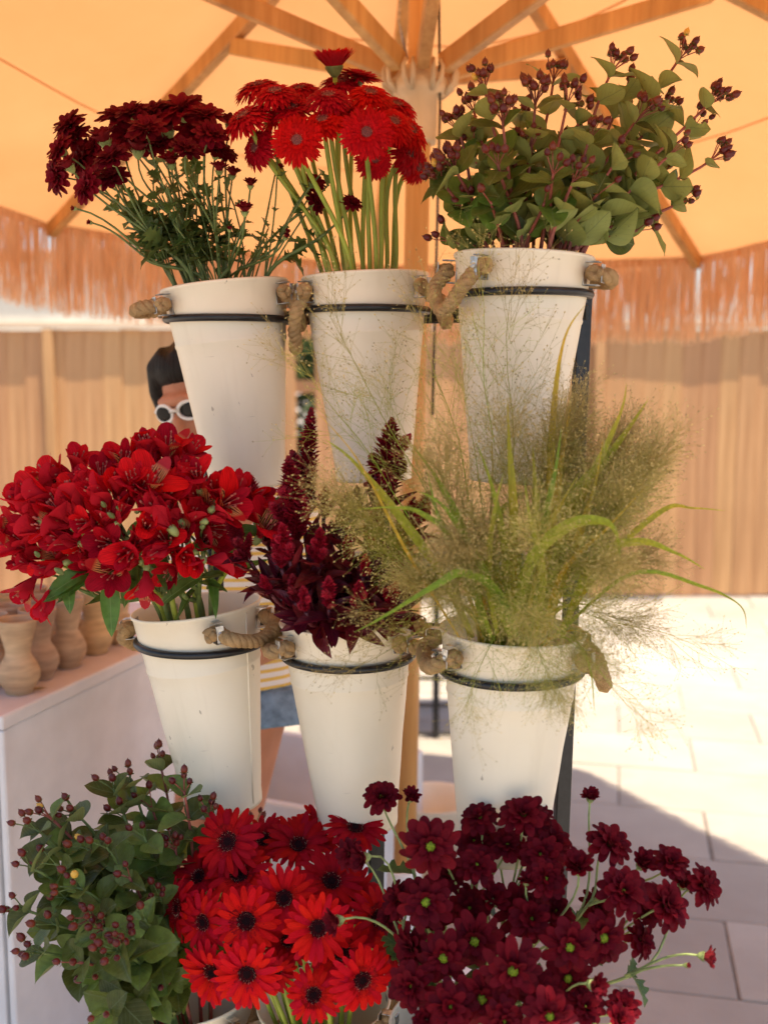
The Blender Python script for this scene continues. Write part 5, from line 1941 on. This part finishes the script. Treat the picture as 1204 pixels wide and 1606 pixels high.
GR = [(700, 640, 1.46, 3, 1.05), (600, 650, 1.47, 3, 1.15), (800, 640, 1.44, 3, 1.1), (745, 720, 1.42, 3, 1.0), (855, 720, 1.40, 0, 1.0), (925, 740, 1.42, 4, 1.0), (955, 800, 1.42, 2, .85), (900, 830, 1.36, 2, 1.0),
      (945, 880, 1.40, 2, .8), (720, 800, 1.36, 0, 1.0), (620, 845, 1.38, 4, 1.15), (830, 860, 1.34, 1, 1.0), (770, 860, 1.36, 0, .95), (880, 930, 1.33, 3, .9), (660, 740, 1.42, 3, 1.0), (560, 690, 1.44, 3, 1.0),
      (930, 950, 1.38, 2, .75), (800, 780, 1.38, 1, 1.0), (870, 720, 1.46, 4, 1.0), (740, 930, 1.33, 2, .8), (900, 770, 1.50, 1, 1.0), (820, 940, 1.31, 0, .85), (760, 560, 1.48, 3, .9), (700, 900, 1.38, 4, .85),
      (890, 985, 1.34, 2, .7), (670, 950, 1.38, 3, .8), (970, 975, 1.40, 3, .8), (850, 800, 1.44, 0, 1.0), (760, 1030, 1.33, 3, .8), (855, 1050, 1.31, 2, .62), (640, 1000, 1.37, 3, .8), (935, 1050, 1.33, 3, .8), (900, 880, 1.32, 4, 1.0), (920, 840, 1.35, 4, 1.0), (745, 870, 1.33, 4, 1.1), (960, 790, 1.36, 4, 1.1)]
BLADES = [
    ([(862, 1000, 1.46), (860, 820, 1.46), (868, 640, 1.46), (885, 530, 1.45), (917, 478, 1.44)], .0085),
    ([(740, 1000, 1.44), (690, 900, 1.42), (610, 790, 1.42), (550, 720, 1.43), (508, 688, 1.44)], .0120),
    ([(770, 1000, 1.40), (720, 860, 1.38), (660, 805, 1.37), (610, 796, 1.37), (556, 800, 1.37)], .0070),
    ([(810, 1000, 1.40), (780, 930, 1.34), (725, 900, 1.31), (680, 920, 1.29), (600, 968, 1.28), (555, 992, 1.28)], .0110),
    ([(800, 1000, 1.42), (830, 885, 1.36), (890, 825, 1.33), (945, 818, 1.32), (966, 838, 1.32), (972, 880, 1.32)], .0140),
    ([(850, 1000, 1.46), (890, 800, 1.44), (950, 720, 1.44), (990, 665, 1.44), (1016, 626, 1.44)], .0120),
    ([(870, 1000, 1.46), (950, 880, 1.42), (1040, 800, 1.42), (1085, 797, 1.42), (1137, 801, 1.42)], .0075),
    ([(880, 1000, 1.44), (930, 880, 1.40), (1000, 850, 1.38), (1060, 868, 1.38), (1105, 893, 1.38)], .0110),
    ([(800, 1000, 1.44), (805, 820, 1.40), (798, 700, 1.40), (795, 625, 1.41)], .0100),
    ([(860, 1000, 1.46), (905, 800, 1.42), (950, 700, 1.41), (975, 640, 1.41), (982, 600, 1.41)], .0080),
    ([(830, 1000, 1.45), (860, 850, 1.43), (880, 720, 1.46), (895, 630, 1.48)], .0120),
    ([(760, 1000, 1.44), (730, 850, 1.40), (690, 760, 1.40), (640, 690, 1.41)], .0110),
    ([(800, 1000, 1.40), (760, 900, 1.36), (700, 800, 1.36), (655, 770, 1.37)], .0100),
    ([(850, 1000, 1.44), (880, 900, 1.38), (950, 830, 1.36), (1010, 765, 1.36)], .0060),
    ([(820, 1000, 1.44), (850, 860, 1.40), (880, 790, 1.38), (908, 742, 1.38)], .0060),
    ([(880, 990, 1.42), (990, 900, 1.38), (1100, 920, 1.37), (1160, 950, 1.37), (1170, 985, 1.37)], .0050),
    ([(850, 1000, 1.44), (840, 800, 1.42), (835, 700, 1.44)], .0100),
    ([(720, 1000, 1.42), (640, 870, 1.40), (560, 720, 1.42), (490, 640, 1.44)], .0040),
    ([(800, 1000, 1.44), (790, 860, 1.40), (770, 760, 1.39), (745, 690, 1.40)], .0090),
    ([(830, 1000, 1.44), (850, 840, 1.40), (870, 740, 1.39), (880, 670, 1.40)], .0090),
    ([(850, 1000, 1.44), (900, 860, 1.40), (930, 770, 1.39), (945, 690, 1.40)], .0090),
    ([(770, 1000, 1.42), (730, 900, 1.38), (690, 820, 1.37), (670, 740, 1.38)], .0090),
    ([(780, 1000, 1.42), (765, 900, 1.37), (775, 800, 1.36), (790, 740, 1.37)], .0080),
    ([(840, 1000, 1.42), (850, 900, 1.36), (830, 810, 1.35), (822, 750, 1.36)], .0080),
    ([(880, 1000, 1.42), (905, 1010, 1.33), (925, 1050, 1.31), (932, 1122, 1.31)], .0050),
]
order = sorted(range(len(GR)), key=lambda i: GR[i][0])
grass_roots = []
for rank, i in enumerate(order):
    px, py, y, pv, ps = GR[i]
    if pv != 3:
        py, ps = py + (40 if py < 780 else 10), ps * 0.88
    c = PY(px, py, y)
    rimc = BK['MR']['rim']
    d = (c - rimc)
    hd = d.normalized()
    hd = (hd + V((0, -.1, .12 if py < 860 else -.35))).normalized()
    st = c - hd * 0.13 * ps
    if st.z < rimc.z + 0.02:
        st.z = rimc.z + 0.02
    base, pts = stem_path('MR', st, hd, 8, 0.07, 0.34)
    root = thing('grass_stem', base, 'feathery seeding grass stem, %s in the middle right bucket' % ordx(rank, len(order)), 'grass stem', 'feathery grass stems in the middle right bucket')
    b = MB()
    b.tube([p - base for p in pts], [0.0018] * (len(pts) - 3) + [.0014, .0012, .001], 6)
    b.build('stalk', MAT['hairstalk'], root)
    tag(ob('panicle', PAN[pv], root, M.Translation(st - base) @ frame(hd, rnd(0, 6)) @ M.Diagonal((ps, ps, ps, 1))), kind='stuff')
    grass_roots.append((root, base, pts))
for (lst, w) in BLADES:
    pts = px_curve([(a_, b_, c_ - 0.085 * min(1, abs(b_ - 1000) / 120)) for (a_, b_, c_) in lst])
    root, base, _ = min(grass_roots, key=lambda g: min((q - pts[len(pts) // 2]).length for q in g[2]))
    blade_mesh([p - base for p in pts], w * 1.12).build('blade', MAT['blade'], root)
# short blades standing among the stalks
for k in range(110):
    root, base, pts = grass_roots[RND.randrange(len(grass_roots))]
    p, tg = along(pts, rnd(.55, .8))
    sd = V((rnd(-1, 1), rnd(-1, .3), 0))
    L = rnd(.10, .2)
    c = bez(p, p + tg * L * .5, p + tg * L * .8 + sd * L * .2, p + tg * L * .9 + sd * L * rnd(.3, .7) - V((0, 0, L * rnd(0, .3))), 7)
    blade_mesh([q - base for q in c], rnd(.004, .010)).build('blade', MAT['blade'], root)
